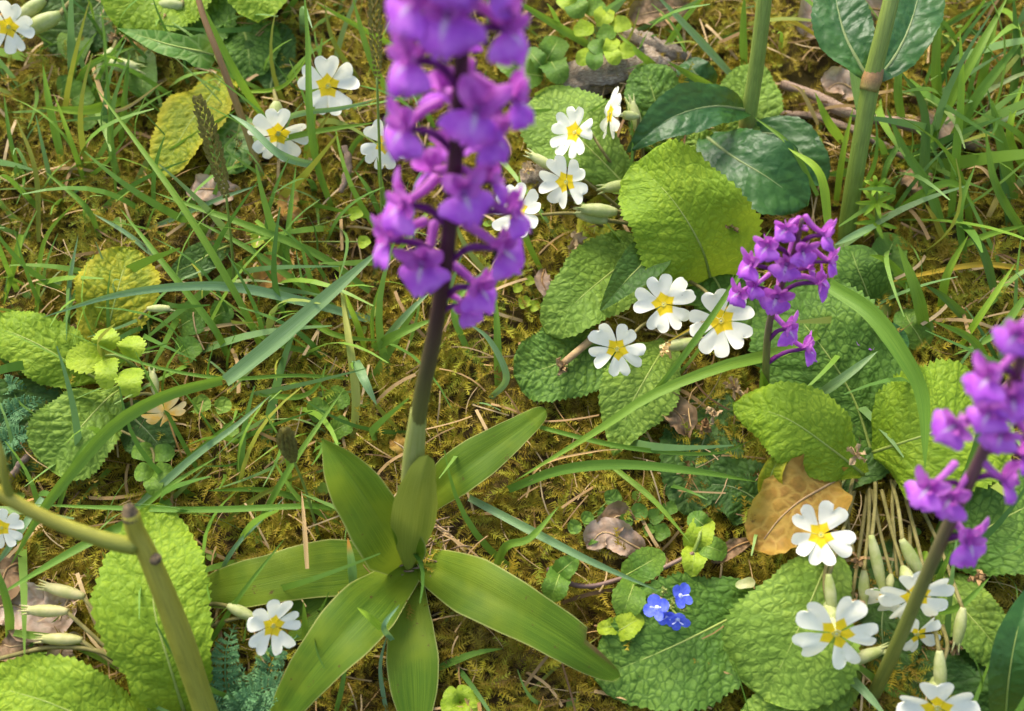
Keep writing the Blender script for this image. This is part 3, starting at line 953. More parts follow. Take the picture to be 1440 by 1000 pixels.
for x, y, hh, L, w_, dg in ((1168, 835, 50, 56, 17, -84), (1233, 790, 44, 76, 17, -78), (1282, 785, 44, 60, 19, -62), (1322, 945, 46, 60, 19, -88), (1350, 880, 36, 52, 17, -100), (1210, 925, 28, 64, 19, 20), (1215, 825, 36, 46, 16, -90)):
    bud(pd, x, y, hh, L, w_, dg, P(1226 + (x - 1222) * 0.45, 672 + (x % 7) * 3, 3))
for i, (x, y, hh, r_) in enumerate(((1004, 585, 30, 15), (1032, 545, 36, 18), (1205, 640, 46, 16), (1206, 788, 44, 14), (1374, 812, 32, 16), (1340, 905, 26, 14), (990, 600, 18, 16), (955, 590, 14, 20), (1205, 845, 34, 14))):
    withered(pd, x, y, hh, r_, 20 + i)
for a_, b_, c_ in (((1196, 690), (1192, 730), (1200, 775)), ((1255, 700), (1258, 760), (1262, 810))):
    tube('pedicel', [P(a_[0] + 10, a_[1] - 40, 3), P(*a_, 12), P(*b_, 22), P(*c_, 26)], [.0010, .0010, .0009], 'pedicel', pd, seg=6)

# plant with the toothed seedling, left ---------------------------------------------
pe = thing('primrose_plant', P(165, 545, 0), 'primrose with four spread leaves around the toothed lime seedling', 'primrose', 'primroses')
prim_leaf(pe, [(150, 505), (152, 465), (165, 410), (182, 348)], (4, 12, 22, 20), 112, 'leaf_yellow', prof='oval', pucker=.0015)
prim_leaf(pe, [(140, 535), (100, 512), (45, 480), (-15, 455)], (4, 16, 24, 22), 92, 'leaf_bright', prof='oval', cup=-.15)
prim_leaf(pe, [(178, 542), (150, 562), (110, 605), (66, 658)], (4, 14, 22, 18), 128, 'leaf_light', prof='obovate', pucker=.0015)
prim_leaf(pe, [(110, 545), (70, 570), (25, 610), (-20, 665)], (3, 8, 12, 10), 130, 'leaf_dark', prof='oval')
prim_leaf(pe, [(170, 570), (190, 590), (212, 612), (238, 645)], (2, 6, 9, 8), 74, 'leaf_dark', prof='oval')
primrose_flower(pe, 232, 580, 34, 30, P(200, 550, 6), tilt=(20, -46), rot=150, mat='wilted_petal', droop=.3)
bud(pe, 217, 540, 30, 34, 13, 100, P(190, 556, 6), mat='primrose_tube')
bud(pe, 224, 434, 22, 34, 12, 0, P(190, 470, 4), mat='primrose_tube')

# plant at lower left ----------------------------------------------------------------
pf = thing('primrose_plant', P(262, 1000, 0), 'primrose with a tall upright bright leaf and cream buds behind the cut stem', 'primrose', 'primroses')
prim_leaf(pf, [(262, 1010), (240, 940), (215, 840), (222, 708)], (4, 34, 46, 36), 150, 'leaf_bright', prof='oval', tooth=.05, pucker=.0015, label='tall toothed yellow-green leaf')
prim_leaf(pf, [(250, 1040), (150, 1020), (60, 985), (-30, 960)], (4, 26, 36, 30), 125, 'leaf_bright', prof='oval', tooth=.05)
leaf(pf, [(225, 1015), (208, 995), (192, 975), (178, 952)], (6, 20, 30, 34), 26, 'leaf_bright', prof='lance', fold=.4, nu=24, nv=11)
for x, y, hh, dg in ((92, 832, 30, 165), (68, 859, 32, 178), (88, 899, 28, 178)):
    bud(pf, x, y, hh, 56, 18, dg, P(232, 985, 8), mat='cream_bud')
tube('pedicel', [P(245, 1000, 8), P(160, 925, 24), P(80, 910, 26), P(0, 926, 18)], [.0014, .0013, .0012, .0011], 'pedicel', pf, seg=6)
primrose_flower(pf, 384, 880, 42, 40, P(300, 880, 6), tilt=(18, -24), rot=85)
primrose_flower(pf, 2, 742, 40, 30, P(-30, 800, 6), tilt=(-10, -20), rot=100)
bud(pf, 338, 860, 30, 40, 17, -25, P(290, 850, 6))

# plants along the top left -----------------------------------------------------------
pa = thing('primrose_plant', P(255, -10, 0), 'primrose with bright leaves and pale buds over the arrow-shaped leaf', 'primrose', 'primroses')
prim_leaf(pa, [(290, -70), (250, -40), (205, 0), (168, 44)], (4, 24, 34, 30), 150, 'leaf_bright', prof='oval')
prim_leaf(pa, [(345, -110), (355, -60), (362, -15), (362, 32)], (4, 26, 36, 30), 118, 'leaf_bright', prof='round')
prim_leaf(pa, [(270, -20), (275, 10), (265, 45), (240, 75)], (3, 14, 16, 12), 110, 'leaf_mid', prof='oval')
prim_leaf(pa, [(322, 95), (300, 130), (262, 180), (224, 252)], (3, 12, 20, 16), 92, 'leaf_yellow', prof='oval', roll=-20, pucker=.0014)
prim_leaf(pa, [(170, -30), (140, 5), (105, 40), (75, 80)], (3, 9, 12, 10), 110, 'leaf_dark', prof='oval')
prim_leaf(pa, [(330, 20), (345, 50), (350, 80), (352, 115)], (3, 10, 12, 6), 90, 'leaf_mid', prof='oval')
leaf(pa, [(120, 20), (110, 50), (105, 65), (110, 92)], (4, 10, 12, 10), 46, 'leaf_small', prof='oval', nu=24, nv=13)
leaf(pa, [(190, 60), (195, 90), (200, 110), (200, 140)], (4, 10, 12, 10), 50, 'leaf_small', prof='oval', nu=24, nv=13)
primrose_flower(pa, 12, 38, 44, 36, P(90, -20, 8), tilt=(-14, -10), rot=80)
bud(pa, 60, 32, 40, 56, 24, 205, P(120, -10, 10))
bud(pa, 45, 12, 36, 44, 20, 215, P(110, -30, 10))
bud(pa, 150, 86, 24, 40, 20, 240, P(180, 40, 6))
bud(pa, 172, 92, 26, 44, 20, -10, P(150, 60, 6))
bud(pa, 240, 8, 30, 34, 20, 180, P(262, -10, 8))
withered(pa, 226, 30, 30, 12, 41)
withered(pa, 163, 52, 22, 11, 42)
pb = thing('primrose_plant', P(372, 120, 0), 'primrose with two open white flowers between grass blades under the toothed leaf', 'primrose', 'primroses')
leaf(pb, [(340, 160), (335, 185), (330, 215), (320, 245)], (4, 10, 14, 10), 66, 'leaf_arrow', prof='oval', pucker=.0006, nu=32, nv=17)
prim_leaf(pb, [(380, 130), (385, 90), (380, 60), (370, 35)], (2, 8, 10, 8), 70, 'leaf_dark', prof='oval')
primrose_flower(pb, 461, 121, 42, 42, P(410, 120, 8), tilt=(4, 2), rot=92)
primrose_flower(pb, 391, 188, 38, 42, P(385, 140, 6), tilt=(4, -30), rot=88)
primrose_flower(pb, 541, 202, 34, 36, P(470, 170, 6), tilt=(10, -10), rot=60)
bud(pb, 388, 158, 34, 30, 22, 265, P(385, 125, 6))
withered(pb, 437, 232, 22, 16, 44)
withered(pb, 760, 210, 8, 12, 45)

# ------------------------------------------------------------------ orchids
def petal_geo(base, d, nrm, L, W, cupk=0.3, bend=0.0, n=9, m=7, shape='ovate'):
    d = unit(d); s = unit(np.cross(d, nrm)); nn = np.cross(s, d)
    t = np.linspace(0, 1, n); v = np.linspace(-1, 1, m)
    tt, vv = np.meshgrid(t, v, indexing='ij')
    w = np.interp(t, [0, .15, .4, .65, .85, 1], [.34, .74, 1, 1, .80, .28]) * W * 0.5
    V = base + d * (tt * L)[..., None] + s * (vv * w[:, None])[..., None] + nn * (cupk * w[:, None] * vv ** 2 + bend * L * tt ** 2)[..., None]
    return V.reshape(-1, 3), grid_faces(n, m)

def orchid_flower(parent, T, A, sz, seed, face=None, mode='open', up=None):
    """T throat position, A attachment on the stem, sz length of the lip in metres"""
    r = np.random.default_rng(seed)
    up = unit(np.array([0, 0, 1.0]) if up is None else up)
    o = T - A
    o = o - up * np.dot(o, up)
    if face is not None:
        o = unit(o) + np.asarray(face)
    o = unit(o)
    o = unit(o + r.normal(0, 0.18, 3)); o = unit(o - up * np.dot(o, up) * 0.8)
    rt = unit(np.cross(o, up)); up2 = np.cross(rt, o)
    up2 = unit(up2 + rt * r.normal(0, 0.2)); rt = unit(np.cross(o, up2))
    m1 = A * 0.55 + T * 0.45 + up * sz * 0.15
    V, F, At = tube_geo([A - up * sz * 0.35, m1, T + o * sz * 0.05], [sz * .08, sz * .11, sz * .085], 7, 9)
    fl = make('flower', V, F, 'orchid_ovary', parent, None, At)
    # spur: stout, rising back towards the stem
    toA = unit(A - T)
    e1 = T - o * sz * 0.45 + up * sz * 0.38 + toA * sz * 0.1; e2 = T - o * sz * 0.85 + up * sz * r.uniform(0.6, 1.0) + toA * sz * 0.2 + rt * r.normal(0, .1) * sz
    V, F, At = tube_geo([T + o * sz * .08, e1, e2], [sz * .12, sz * .13, sz * .15], 8, 9)
    make('spur', V, F, 'orchid_spur', fl, None, At)
    # lip: three lobes, bent down
    n, m = 12, 13
    t = np.linspace(0, 1, n); v = np.linspace(-1, 1, m)
    tt, vv = np.meshgrid(t, v, indexing='ij')
    k = 0.45 if mode == 'bud' else 1.0
    hw = np.interp(t, [0, .15, .4, .62, .8, .92, 1], [.18, .46, .74, .82, .76, .62, .44]) * sz * k
    ang = 0.35 + tt * r.uniform(0.9, 1.4)
    dl = sz / n
    fwd = np.cumsum(np.cos(ang) * dl, axis=0); dn = np.cumsum(np.sin(ang) * dl, axis=0)
    lobe = 1 - 0.20 * np.clip(np.abs(vv) - 0.62, 0, 1) * 2 * (tt > 0.75)
    notch = 1 - 0.22 * np.exp(-((np.abs(vv) - 0.52) / 0.14) ** 2) * np.clip((tt - .55) * 2.4, 0, 1)
    notch *= 1 - 0.14 * np.exp(-(vv / 0.12) ** 2) * np.clip((tt - .7) * 3, 0, 1)
    fwd, dn = fwd * notch * lobe, dn * notch * lobe
    lat = vv * hw[:, None]
    fold_back = r.uniform(0.25, 0.7) * hw[:, None] * np.abs(vv) ** 2
    ruff = sz * 0.05 * np.sin(vv * 7 + tt * 6 + seed) * tt
    V = T + o * (fwd - fold_back + ruff)[..., None] - up2 * (dn - fold_back * 0.15)[..., None] + rt * lat[..., None]
    eye = np.clip(1.15 - np.abs(vv) * 2.4 - tt * 1.1, 0, 1)
    make('lip', V.reshape(-1, 3), grid_faces(n, m), 'orchid_lip', fl, None, {'eye': eye.ravel()})
    # lateral sepals spread up and back
    for sg in (-1, 1):
        d = rt * sg * r.uniform(0.5, 0.95) + up2 * r.uniform(0.35, 0.9) + o * r.uniform(-0.15, 0.4)
        V, F = petal_geo(T + up2 * sz * .06, d, o, sz * r.uniform(.8, .98), sz * .54, 0.45, r.uniform(-.2, .25))
        make('sepal', V, F, 'orchid_sepal', fl)
    # hood of upper sepal and two petals
    V, F = petal_geo(T + up2 * sz * .04 - o * sz * .05, up2 * .75 + o * .75, -up2 * .5 + o * .6, sz * .72, sz * .62, -0.9, -.25)
    hd = make('hood', V, F, 'orchid_hood', fl)
    for sg in (-1, 1):
        V, F = petal_geo(T + rt * sg * sz * .08, up2 * .5 + o * .8 + rt * sg * .35, o * .3 - rt * sg, sz * .52, sz * .34, 0.5, -.2, 7, 5)
        make('petal', V, F, 'orchid_hood', fl)
    # bract
    V, F = petal_geo(A - up * sz * .3, unit(T - A) + up * .5, up, sz * .9, sz * .22, .8, .1, 7, 5)
    make('bract', V, F, 'orchid_ovary', fl)
    return fl

def stem_at(path, T):
    d = np.linalg.norm(path - T, axis=1)
    return path[int(np.argmin(d))]

# the tall orchid
ob = P(574, 800, 2)
oa = thing('orchid', ob, 'tall early purple orchid with dark stem and a rosette of broad strap leaves', 'orchid', 'purple orchids')
sy = ob[1]
stem_px = [(574, 800), (578, 700), (590, 575), (612, 465), (629, 350), (640, 230), (648, 110), (654, 0), (659, -90), (662, -140)]
sp3 = np.array([ob] + [PV(x, y, sy - 0.004 * i / 9) for i, (x, y) in enumerate(stem_px[1:], 1)])
tube('stem', sp3, [.0040, .0038, .0036, .0036, .0034, .0031, .0029, .0027, .0023, .0015], 'orchid_stem', oa, seg=12, n=50)
SP = spline(sp3, 400)
FL = [  # px, py, mm towards the camera (+) or away (-), lip size px
    (630, 20, 10, 74, 1), (584, 2, 4, 62, 0), (712, 40, 4, 66, 0), (578, 84, 8, 66, 0), (690, -20, 2, 60, 0), (570, 180, 5, 56, 0),
    (668, 155, 11, 62, 1), (722, 140, 0, 56, 0), (690, 190, 6, 56, 0), (650, 205, -12, 50, 0), (568, 288, 5, 54, 0), (548, 337, 4, 52, 0),
    (652, 272, 11, 54, 1), (718, 300, 2, 48, 0), (703, 350, 5, 52, 0), (594, 372, 9, 52, 1), (673, 405, 6, 48, 0), (655, 430, 4, 36, 0),
    (640, -40, 12, 64, 1), (610, -70, 6, 56, 0), (690, -80, 4, 56, 0), (655, -100, 10, 44, 1), (640, 60, -14, 50, 0), (625, 130, -13, 50, 0), (612, 240, -12, 46, 0), (690, 255, -6, 46, 0)]
for i, (x, y, dd, lp, fr) in enumerate(FL):
    q = PV(x, y, sy)
    T = q + tocam(q) * dd * 0.001
    A = stem_at(SP, q + np.array([0, 0, -0.004]))
    orchid_flower(oa, T, A, lp * mpp(T) * 0.98, 300 + i, face=tocam(T) * (1.2 if fr else 0.35))
# basal leaves of the tall orchid
def orch_leaf(pts, hs, w, prof='strap', wear=None, mat='orchid_leaf', **kw):
    SEED[0] += 1
    d = dict(nu=44, nv=17, fold=.22, cup=-.12, wave=.05, seed=SEED[0])
    d.update(kw)
    V, F, A, mid, NN = leaf_geo(px_path(pts, hs), w, prof, **d)
    wv = np.zeros(len(V))
    if wear:
        tt, vv = A['uvw'][:, 0], A['uvw'][:, 1]
        wv = np.clip(1 - np.abs((tt - wear[0]) / wear[1]), 0, 1) * np.clip((vv * wear[2] - 0.45) * 4, 0, 1)
    A['wear'] = wv
    return make('basal_leaf', V, F, mat, oa, None, A)
orch_leaf([(588, 788), (690, 838), (790, 895), (872, 952)], (6, 34, 34, 16), 84, wear=(.86, .12, -1), bite=(.78, 1.01, -1, .5))
orch_leaf([(580, 795), (505, 868), (440, 942), (382, 1025)], (8, 34, 36, 20), 86)
orch_leaf([(574, 815), (578, 890), (582, 960), (586, 1060)], (2, 14, 16, 10), 72)
orch_leaf([(560, 792), (450, 800), (360, 818), (262, 838)], (4, 18, 20, 10), 80, fold=.1)
orch_leaf([(556, 800), (480, 838), (430, 868), (370, 900)], (2, 9, 10, 4), 66)
orch_leaf([(590, 715), (640, 668), (705, 622), (768, 576)], (2, 22, 24, 14), 60)
orch_leaf([(572, 798), (545, 752), (500, 682), (452, 616)], (6, 44, 66, 74), 104, 'lance', fold=.45, cup=.1, roll=10, hk=.8)
orch_leaf([(574, 805), (582, 745), (590, 685), (602, 640)], (10, 58, 92, 108), 66, 'oval', fold=-.35, cup=-.15, roll=-8, hk=1.0, mat='orchid_leaf_back')
V, F, A = tube_geo([PV(577, 720, sy), PV(580, 660, sy - .001), PV(585, 610, sy - .001), PV(589, 576, sy)], [.0048, .0052, .0048, .0037], 14, 24)
make('sheath', V, F, 'sheath', oa, None, A)
# fibres round its neck
for i in range(40):
    r = np.random.default_rng(i + 900)
    x, y = 575 + r.uniform(-25, 60), 795 + r.uniform(-60, 12)
    tube('root_fibre', [P(x, y, 6), P(x + r.uniform(-22, 22), y + r.uniform(-14, 14), 14), P(x + r.uniform(-40, 40), y + r.uniform(-30, 24), 6)], [.0005, .0005, .0003], 'root_fibre', oa, seg=5, n=8)

# smaller orchid beside the white flowers
b2 = P(1078, 590, 4)
o2 = thing('orchid', b2, 'small pale purple orchid with loose drooping spike beside white primrose flowers', 'orchid', 'purple orchids')
y2 = b2[1]
s2 = np.array([b2] + [PV(x, y, y2 - 0.002) for x, y in ((1077, 520), (1082, 455), (1098, 405), (1112, 370), (1122, 335), (1128, 308))])
tube('stem', s2, [.0021, .002, .0019, .0017, .0014, .001], 'orchid_stem_green', o2, seg=10, n=36)
V, F, A, *_ = leaf_geo([P(1082, 590, 4), PV(1075, 555, y2 - .003), PV(1070, 520, y2 - .004)], 24, 'lance', nu=20, nv=9, fold=.6)
make('sheath_leaf', V, F, 'grass_bright', o2, None, A)
S2 = spline(s2, 200)
for i, (x, y, dd, lp) in enumerate(((1080, 346, 5, 40), (1058, 372, 3, 42), (1040, 412, 3, 36), (1106, 372, 8, 42), (1092, 418, 8, 44), (1158, 330, 2, 44), (1166, 368, 2, 38), (1150, 398, 5, 44),
                                    (1106, 462, 8, 44), (1132, 490, 6, 42), (1106, 322, 4, 34), (1128, 352, 7, 38), (1062, 402, 5, 34), (1122, 318, -2, 30), (1136, 378, -4, 34))):
    q = PV(x, y, y2); T = q + tocam(q) * dd * .001
    A = stem_at(S2, q + np.array([0, 0, -.004]))
    orchid_flower(o2, T, A, lp * mpp(T) * .70, 500 + i, face=tocam(T) * .5)

# leaning orchid at the right
b3 = P(1225, 985, 2)
o3 = thing('orchid', b3, 'leaning purple orchid with green-brown stem rising in front of a broad bright leaf', 'orchid', 'purple orchids')
y3 = b3[1]
s3 = np.array([b3] + [PV(x, y, y3 + dy) for x, y, dy in ((1262, 905, 0), (1300, 815, .002), (1340, 725, .004), (1378, 645, .004), (1415, 560, .004), (1440, 495, .004), (1462, 420, .004))])
tube('stem', s3, [.0032, .0032, .003, .0028, .0026, .0023, .002, .0014], 'orchid_stem_green', o3, seg=10, n=40)
S3 = spline(s3, 300)
for i, (x, y, dd, lp) in enumerate(((1392, 530, 6, 56), (1430, 470, 6, 46), (1345, 598, 5, 52), (1392, 580, 9, 50), (1425, 560, 9, 50), (1307, 686, 4, 50), (1338, 700, 8, 50), (1360, 760, 8, 58),
                                    (1412, 676, 6, 54), (1455, 620, 6, 50), (1450, 545, 4, 48), (1436, 640, -4, 44), (1470, 480, 4, 44), (1408, 610, 8, 44))):
    q = PV(x, y, y3 + .003); T = q + tocam(q) * dd * .001
    A = stem_at(S3, q + np.array([0, 0, .002]))
    orchid_flower(o3, T, A, lp * mpp(T) * .78, 700 + i, face=tocam(T) * .4)

# ------------------------------------------------------------------ other leafy plants
dk = thing('dock_plant', P(1190, 330, 0), 'tall ridged green stem with dark glossy leaves at its orange joint', 'dock')
tube('stem', [P(1188, 340, 0), P(1200, 262, 36), P(1212, 190, 64), P(1226, 112, 90), P(1246, 30, 116), P(1262, -40, 134)], [.0052, .0050, .0048, .005, .0045, .004], 'green_stem', dk, seg=12, n=36)
tube('joint', [P(1221, 128, 86.5), P(1226, 112, 90.5), P(1231, 95, 95)], [.0049, .0057, .0048], 'red_stem', dk, seg=12, n=8)
DKW = dict(pucker=.0016, cell=.0085, tooth=.03, nteeth=16, nu=48, nv=27, wave=.07, ribmat='midrib_dark', ribw=.0011)
leaf(dk, [(1222, 112), (1206, 85), (1185, 40), (1168, -40)], (88, 92, 94, 96), 78, 'leaf_dock', 'oval', **DKW)
leaf(dk, [(1232, 112), (1255, 85), (1280, 35), (1300, -40)], (88, 92, 94, 96), 78, 'leaf_dock', 'oval', **DKW)
leaf(dk, [(1226, 118), (1240, 108), (1250, 100), (1262, 92)], (88, 92, 90, 86), 22, 'leaf_dock', 'oval', rib=False, nu=16, nv=9)
d2 = thing('dock_plant', P(1048, 195, 0), 'pale green stem with a reddish foot rising from two dark glossy puckered leaves', 'dock')
tube('stem', [P(1046, 196, 4), P(1058, 130, 34), P(1068, 60, 64), P(1078, -30, 98)], [.0054, .0046, .0044, .0042], 'dock_stem', d2, seg=12, n=30)
leaf(d2, [(1050, 155), (1000, 150), (940, 168), (880, 215)], (24, 44, 48, 36), 76, 'leaf_dock', 'lance', fold=.32, **DKW)
leaf(d2, [(990, 190), (1030, 220), (1080, 250), (1135, 290)], (16, 32, 38, 30), 112, 'leaf_dock', 'oval', **DKW)
leaf(d2, [(1045, 190), (1090, 190), (1130, 220), (1160, 260)], (8, 20, 26, 20), 70, 'leaf_dock', 'oval', **DKW)
leaf(d2, [(1005, 130), (990, 115), (975, 100), (965, 85)], (4, 12, 16, 14), 50, 'leaf_dock', 'oval', **{**DKW, 'nu': 30, 'nv': 15})
d3 = thing('dock_leaf', P(1415, 1010, 0), 'smooth dark green lance leaf standing beside the lower primrose flowers', 'leaf')
leaf(d3, [(1412, 1040), (1418, 960), (1430, 890), (1452, 815)], (6, 40, 56, 60), 66, 'leaf_dock', 'lance', fold=.3, nu=34, nv=17)

ar = thing('sorrel_plant', P(325, 110, 0), 'arrow-shaped smooth green leaf hanging from a thin reddish stalk', 'sorrel')
leaf(ar, [(302, 78), (280, 72), (235, 62), (165, 40)], (50, 56, 56, 44), 52, 'leaf_arrow', 'arrow', fold=.2, nu=34, nv=17, hk=.7)
tube('stalk', [P(372, 262, 0), P(345, 180, 26), P(322, 118, 48), P(304, 70, 64), P(285, 20, 76), P(272, -30, 86)], [.0024, .0023, .0022, .002, .0018, .0016], 'red_stem', ar, seg=8, n=30)
tube('leaf_stalk', [P(322, 118, 48), P(314, 98, 52), P(302, 79, 51)], [.0012, .0011, .0010], 'green_stem', ar, seg=6)

# toothed lime seedling (pinnate leaf)
sd_ = thing('seedling', P(178, 520, 0), 'lime green seedling leaf of five toothed leaflets between primrose leaves', 'seedling')
for a_, b_, w_ in (((148, 500), (92, 506), 44), ((150, 492), (148, 462), 34), ((150, 503), (150, 548), 34), ((182, 505), (188, 472), 36), ((182, 518), (184, 560), 38)):
    m_ = ((a_[0] + b_[0]) / 2, (a_[1] + b_[1]) / 2)
    leaf(sd_, [a_, m_, b_], (34, 40, 36), w_, 'leaf_lime', 'round', tooth=.12, nteeth=8, nu=64, nv=17, rib=False, name='leaflet')
tube('stalk', [P(215, 540, 2), P(190, 515, 28), P(165, 500, 35), P(148, 500, 35)], [.0009, .0008, .0007], 'green_stem', sd_, seg=6)

# clover-like seedling
cl = thing('seedling', P(215, 655, 0), 'small stack of paired round green leaflets on bare brown moss', 'seedling')
for i, (x, y, dx) in enumerate(((199, 636, -1), (232, 638, 1), (203, 665, -1), (230, 664, 1), (216, 682, 0))):
    a_ = (216, y) if dx else (216, 668)
    b_ = (x - 14 if dx < 0 else x + 14 if dx > 0 else 217, y - 2 if dx else 698)
    leaf(cl, [a_, ((a_[0] + b_[0]) / 2, (a_[1] + b_[1]) / 2), b_], (16, 20, 18), 27, 'leaf_small', 'round', nu=18, nv=11, rib=False, name='leaflet')
tube('stalk', [P(216, 690, 2), P(216, 665, 15), P(215, 635, 17), P(196, 618, 18), P(168, 605, 14)], [.0008, .0008, .0007], 'pedicel', cl, seg=6)

# trifoliate plant at the top of the log
tf = thing('trefoil_plant', P(830, 60, 0), 'light green trefoil leaflets growing above the dead log', 'trefoil')
for i, (x, y, dg, w_) in enumerate(((812, 12, 120, 36), (820, 40, 200, 26), (848, 24, 60, 30), (852, 46, 20, 24), (872, 34, 10, 26), (822, 80, 225, 24), (836, 84, 270, 26), (862, 78, 300, 24), (878, 72, 0, 24), (842, 66, 160, 24), (858, 66, 60, 22), (800, 2, 150, 30), (835, 10, 30, 26))):
    dx, dy = math.cos(R(dg)) * 15, -math.sin(R(dg)) * 15
    leaf(tf, [(x - dx, y - dy), (x, y), (x + dx, y + dy)], (24, 28, 25), w_, 'leaf_lime' if i % 3 else 'leaf_small', 'oval', nu=20, nv=11, rib=False, name='leaflet')
for a_, b_ in (((832, 110), (828, 30)), ((835, 110), (858, 40)), ((840, 115), (845, 70)), ((850, 115), (866, 70))):
    tube('stalk', [P(*a_, 0), P((a_[0] + b_[0]) / 2, (a_[1] + b_[1]) / 2, 14), P(*b_, 25)], [.0007, .0006, .0005], 'green_stem', tf, seg=5, n=8)
nt_ = thing('nettle_seedling', P(770, 110, 0), 'dark green toothed seedling leaves beside the purple flower spike and log', 'seedling')
for x, y, dg, w_ in ((776, 72, 60, 42), (782, 98, -60, 40), (742, 104, 170, 40), (755, 85, 130, 30), (720, 92, 150, 34)):
    dx, dy = math.cos(R(dg)) * 22, -math.sin(R(dg)) * 22
    leaf(nt_, [(x - dx, y - dy), (x, y), (x + dx, y + dy)], (10, 18, 14), w_, 'leaf_small', 'oval', tooth=.08, nteeth=9, nu=24, nv=13, pucker=.0005, cell=.004, ribw=.0005)

# cleavers with whorls of narrow leaves
cv = thing('cleavers_plant', P(1232, 350, 0), 'cleavers sprig with whorls of narrow leaves beside the dock stem', 'cleavers')
tube('stem', [P(1232, 352, 0), P(1233, 310, 24), P(1232, 262, 48)], [.0012, .0011, .0009], 'green_stem', cv, seg=6)
for yy, hh, L in ((262, 48, 20), (285, 38, 30), (312, 24, 32)):
    for k in range(7):
        a_ = k * 0.897 + yy
        blade([(1232, yy), (1232 + math.cos(a_) * L * .6, yy - math.sin(a_) * L * .5), (1232 + math.cos(a_) * L, yy - math.sin(a_) * L * .8)], (hh, hh + 4, hh + 3), 7, 'grass_bright', parent=cv, name='leaf', prof='sheath')

# violet with heart-shaped leaves
vi = thing('violet_plant', P(1225, 440, 0), 'low violet with one small purple flower and heart-shaped leaves behind the wide drooping blade', 'violet')
for pts_, hs_, w_, m_ in (([(1225, 430), (1215, 400), (1205, 375), (1195, 345)], (4, 16, 22, 18), 78, 'leaf_mid'), ([(1235, 420), (1245, 385), (1250, 355), (1262, 330)], (3, 10, 14, 10), 56, 'leaf_small'),
                          ([(1215, 470), (1230, 480), (1250, 478), (1275, 470)], (3, 12, 16, 12), 52, 'leaf_dock'), ([(1220, 480), (1225, 500), (1230, 515), (1232, 535)], (3, 12, 16, 12), 44, 'leaf_dock'), ([(1300, 490), (1290, 470), (1280, 455), (1270, 435)], (3, 8, 12, 8), 50, 'leaf_small')):
    leaf(vi, pts_, hs_, w_, m_, 'round', nu=36, nv=21, pucker=.0009, cell=.007, tooth=.03, nteeth=12, ribw=.0006)
vc = P(1220, 474, 30); vn = tocam(vc)
vf = tube('flower', [P(1216, 450, 10), vc - vn * .003, vc], [.0006, .0007, .0012], 'orchid_ovary', vi, seg=6, n=10)
for a_ in (70, 140, 0, 215, 290):
    V, F = petal_geo(vc, RGT * math.cos(R(a_)) + UPV * math.sin(R(a_)) + vn * .2, vn, .0075, .005, .2, .1)
    make('petal', V, F, 'orchid_lip', vf, None, {'eye': np.zeros(len(V))})

# speedwell
spw = thing('speedwell', P(900, 830, 0), 'speedwell with three bright blue flowers and toothed leaves', 'speedwell')
def speedwell_flower(px, py, h, rpx, rot, tilt):
    c = P(px, py, h); rr = rpx * mpp(c); n = tocam(c)
    right = unit(np.cross(UPV, n)); up = np.cross(n, right)
    n = unit(n + right * math.tan(R(tilt[0])) + up * math.tan(R(tilt[1]))); right = unit(np.cross(up, n)); up = np.cross(n, right)
    fl = tube('flower', [c - n * rr * .5, c - n * rr * .1, c + n * rr * .03], [rr * .1, rr * .16, rr * .20], 'speedwell_eye', spw, seg=8, n=6)
    for k in range(4):
        a = R(rot + 90 * k)
        d = right * math.cos(a) + up * math.sin(a)
        V, F = petal_geo(c + d * rr * .08, d + n * .15, n, rr * .95, rr * (1.0 if k != 3 else .7), .25, .1, 9, 7)
        make('petal', V, F, 'speedwell_petal', fl)
    for sg in (-1, 1):
        tube('stamen', [c, c + n * rr * .35 + right * sg * rr * .2, c + n * rr * .5 + right * sg * rr * .4], [rr * .035, rr * .03, rr * .06], 'speedwell_eye', fl, seg=5, n=6)
    tube('pedicel', [P(938, 845, 22), (c + P(938, 845, 22)) / 2, c - n * rr * .45], [.0006, .0006, .0006], 'green_stem', spw, seg=5, n=8)
speedwell_flower(924, 855, 38, 19, 20, (-14, 6)); speedwell_flower(957, 838, 38, 19, 60, (40, 10)); speedwell_flower(953, 871, 36, 18, -10, (0, -48))
speedwell_flower(938, 868, 34, 14, 30, (-10, -30))
for x, y in ((934, 831), (944, 852), (962, 856), (948, 845)):
    withered(spw, x, y, 30, 7, x, 'bud_green', 'bud')
for x, y, dg, L, w_, m_ in ((884, 842, 250, 30, 46, 'leaf_small'), (905, 795, 30, 34, 44, 'leaf_small'), (882, 880, 30, 26, 34, 'leaf_lime'), (782, 822, 250, 26, 38, 'leaf_small'), (984, 752, 70, 28, 40, 'leaf_lime'),
                            (1000, 770, -20, 24, 36, 'leaf_small'), (975, 788, 260, 24, 34, 'leaf_lime'), (985, 735, 140, 20, 30, 'leaf_small'), (855, 882, 190, 16, 24, 'leaf_lime'), (795, 798, 40, 22, 30, 'leaf_small')):
    dx, dy = math.cos(R(dg)) * L, -math.sin(R(dg)) * L
    leaf(spw, [(x - dx, y - dy), (x, y), (x + dx, y + dy)], (14, 22, 18), w_, m_, 'round', tooth=.07, nteeth=10, nu=26, nv=15, pucker=.0005, cell=.0045, ribw=.0005)
tube('runner', [P(770, 800, 8), P(800, 820, 12), P(835, 824, 12), P(880, 812, 12), P(908, 810, 16), P(940, 795, 20), P(975, 778, 20)], [.0013, .0013, .0012, .0011], 'purple_runner', spw, seg=7, n=30)
tube('stem', [P(895, 815, 12), P(918, 835, 20), P(938, 848, 24)], [.0011, .001, .0009], 'purple_runner', spw, seg=6)
tube('stem', [P(975, 778, 18), P(982, 760, 22), P(985, 748, 22)], [.0011, .001, .0009], 'green_stem', spw, seg=6)

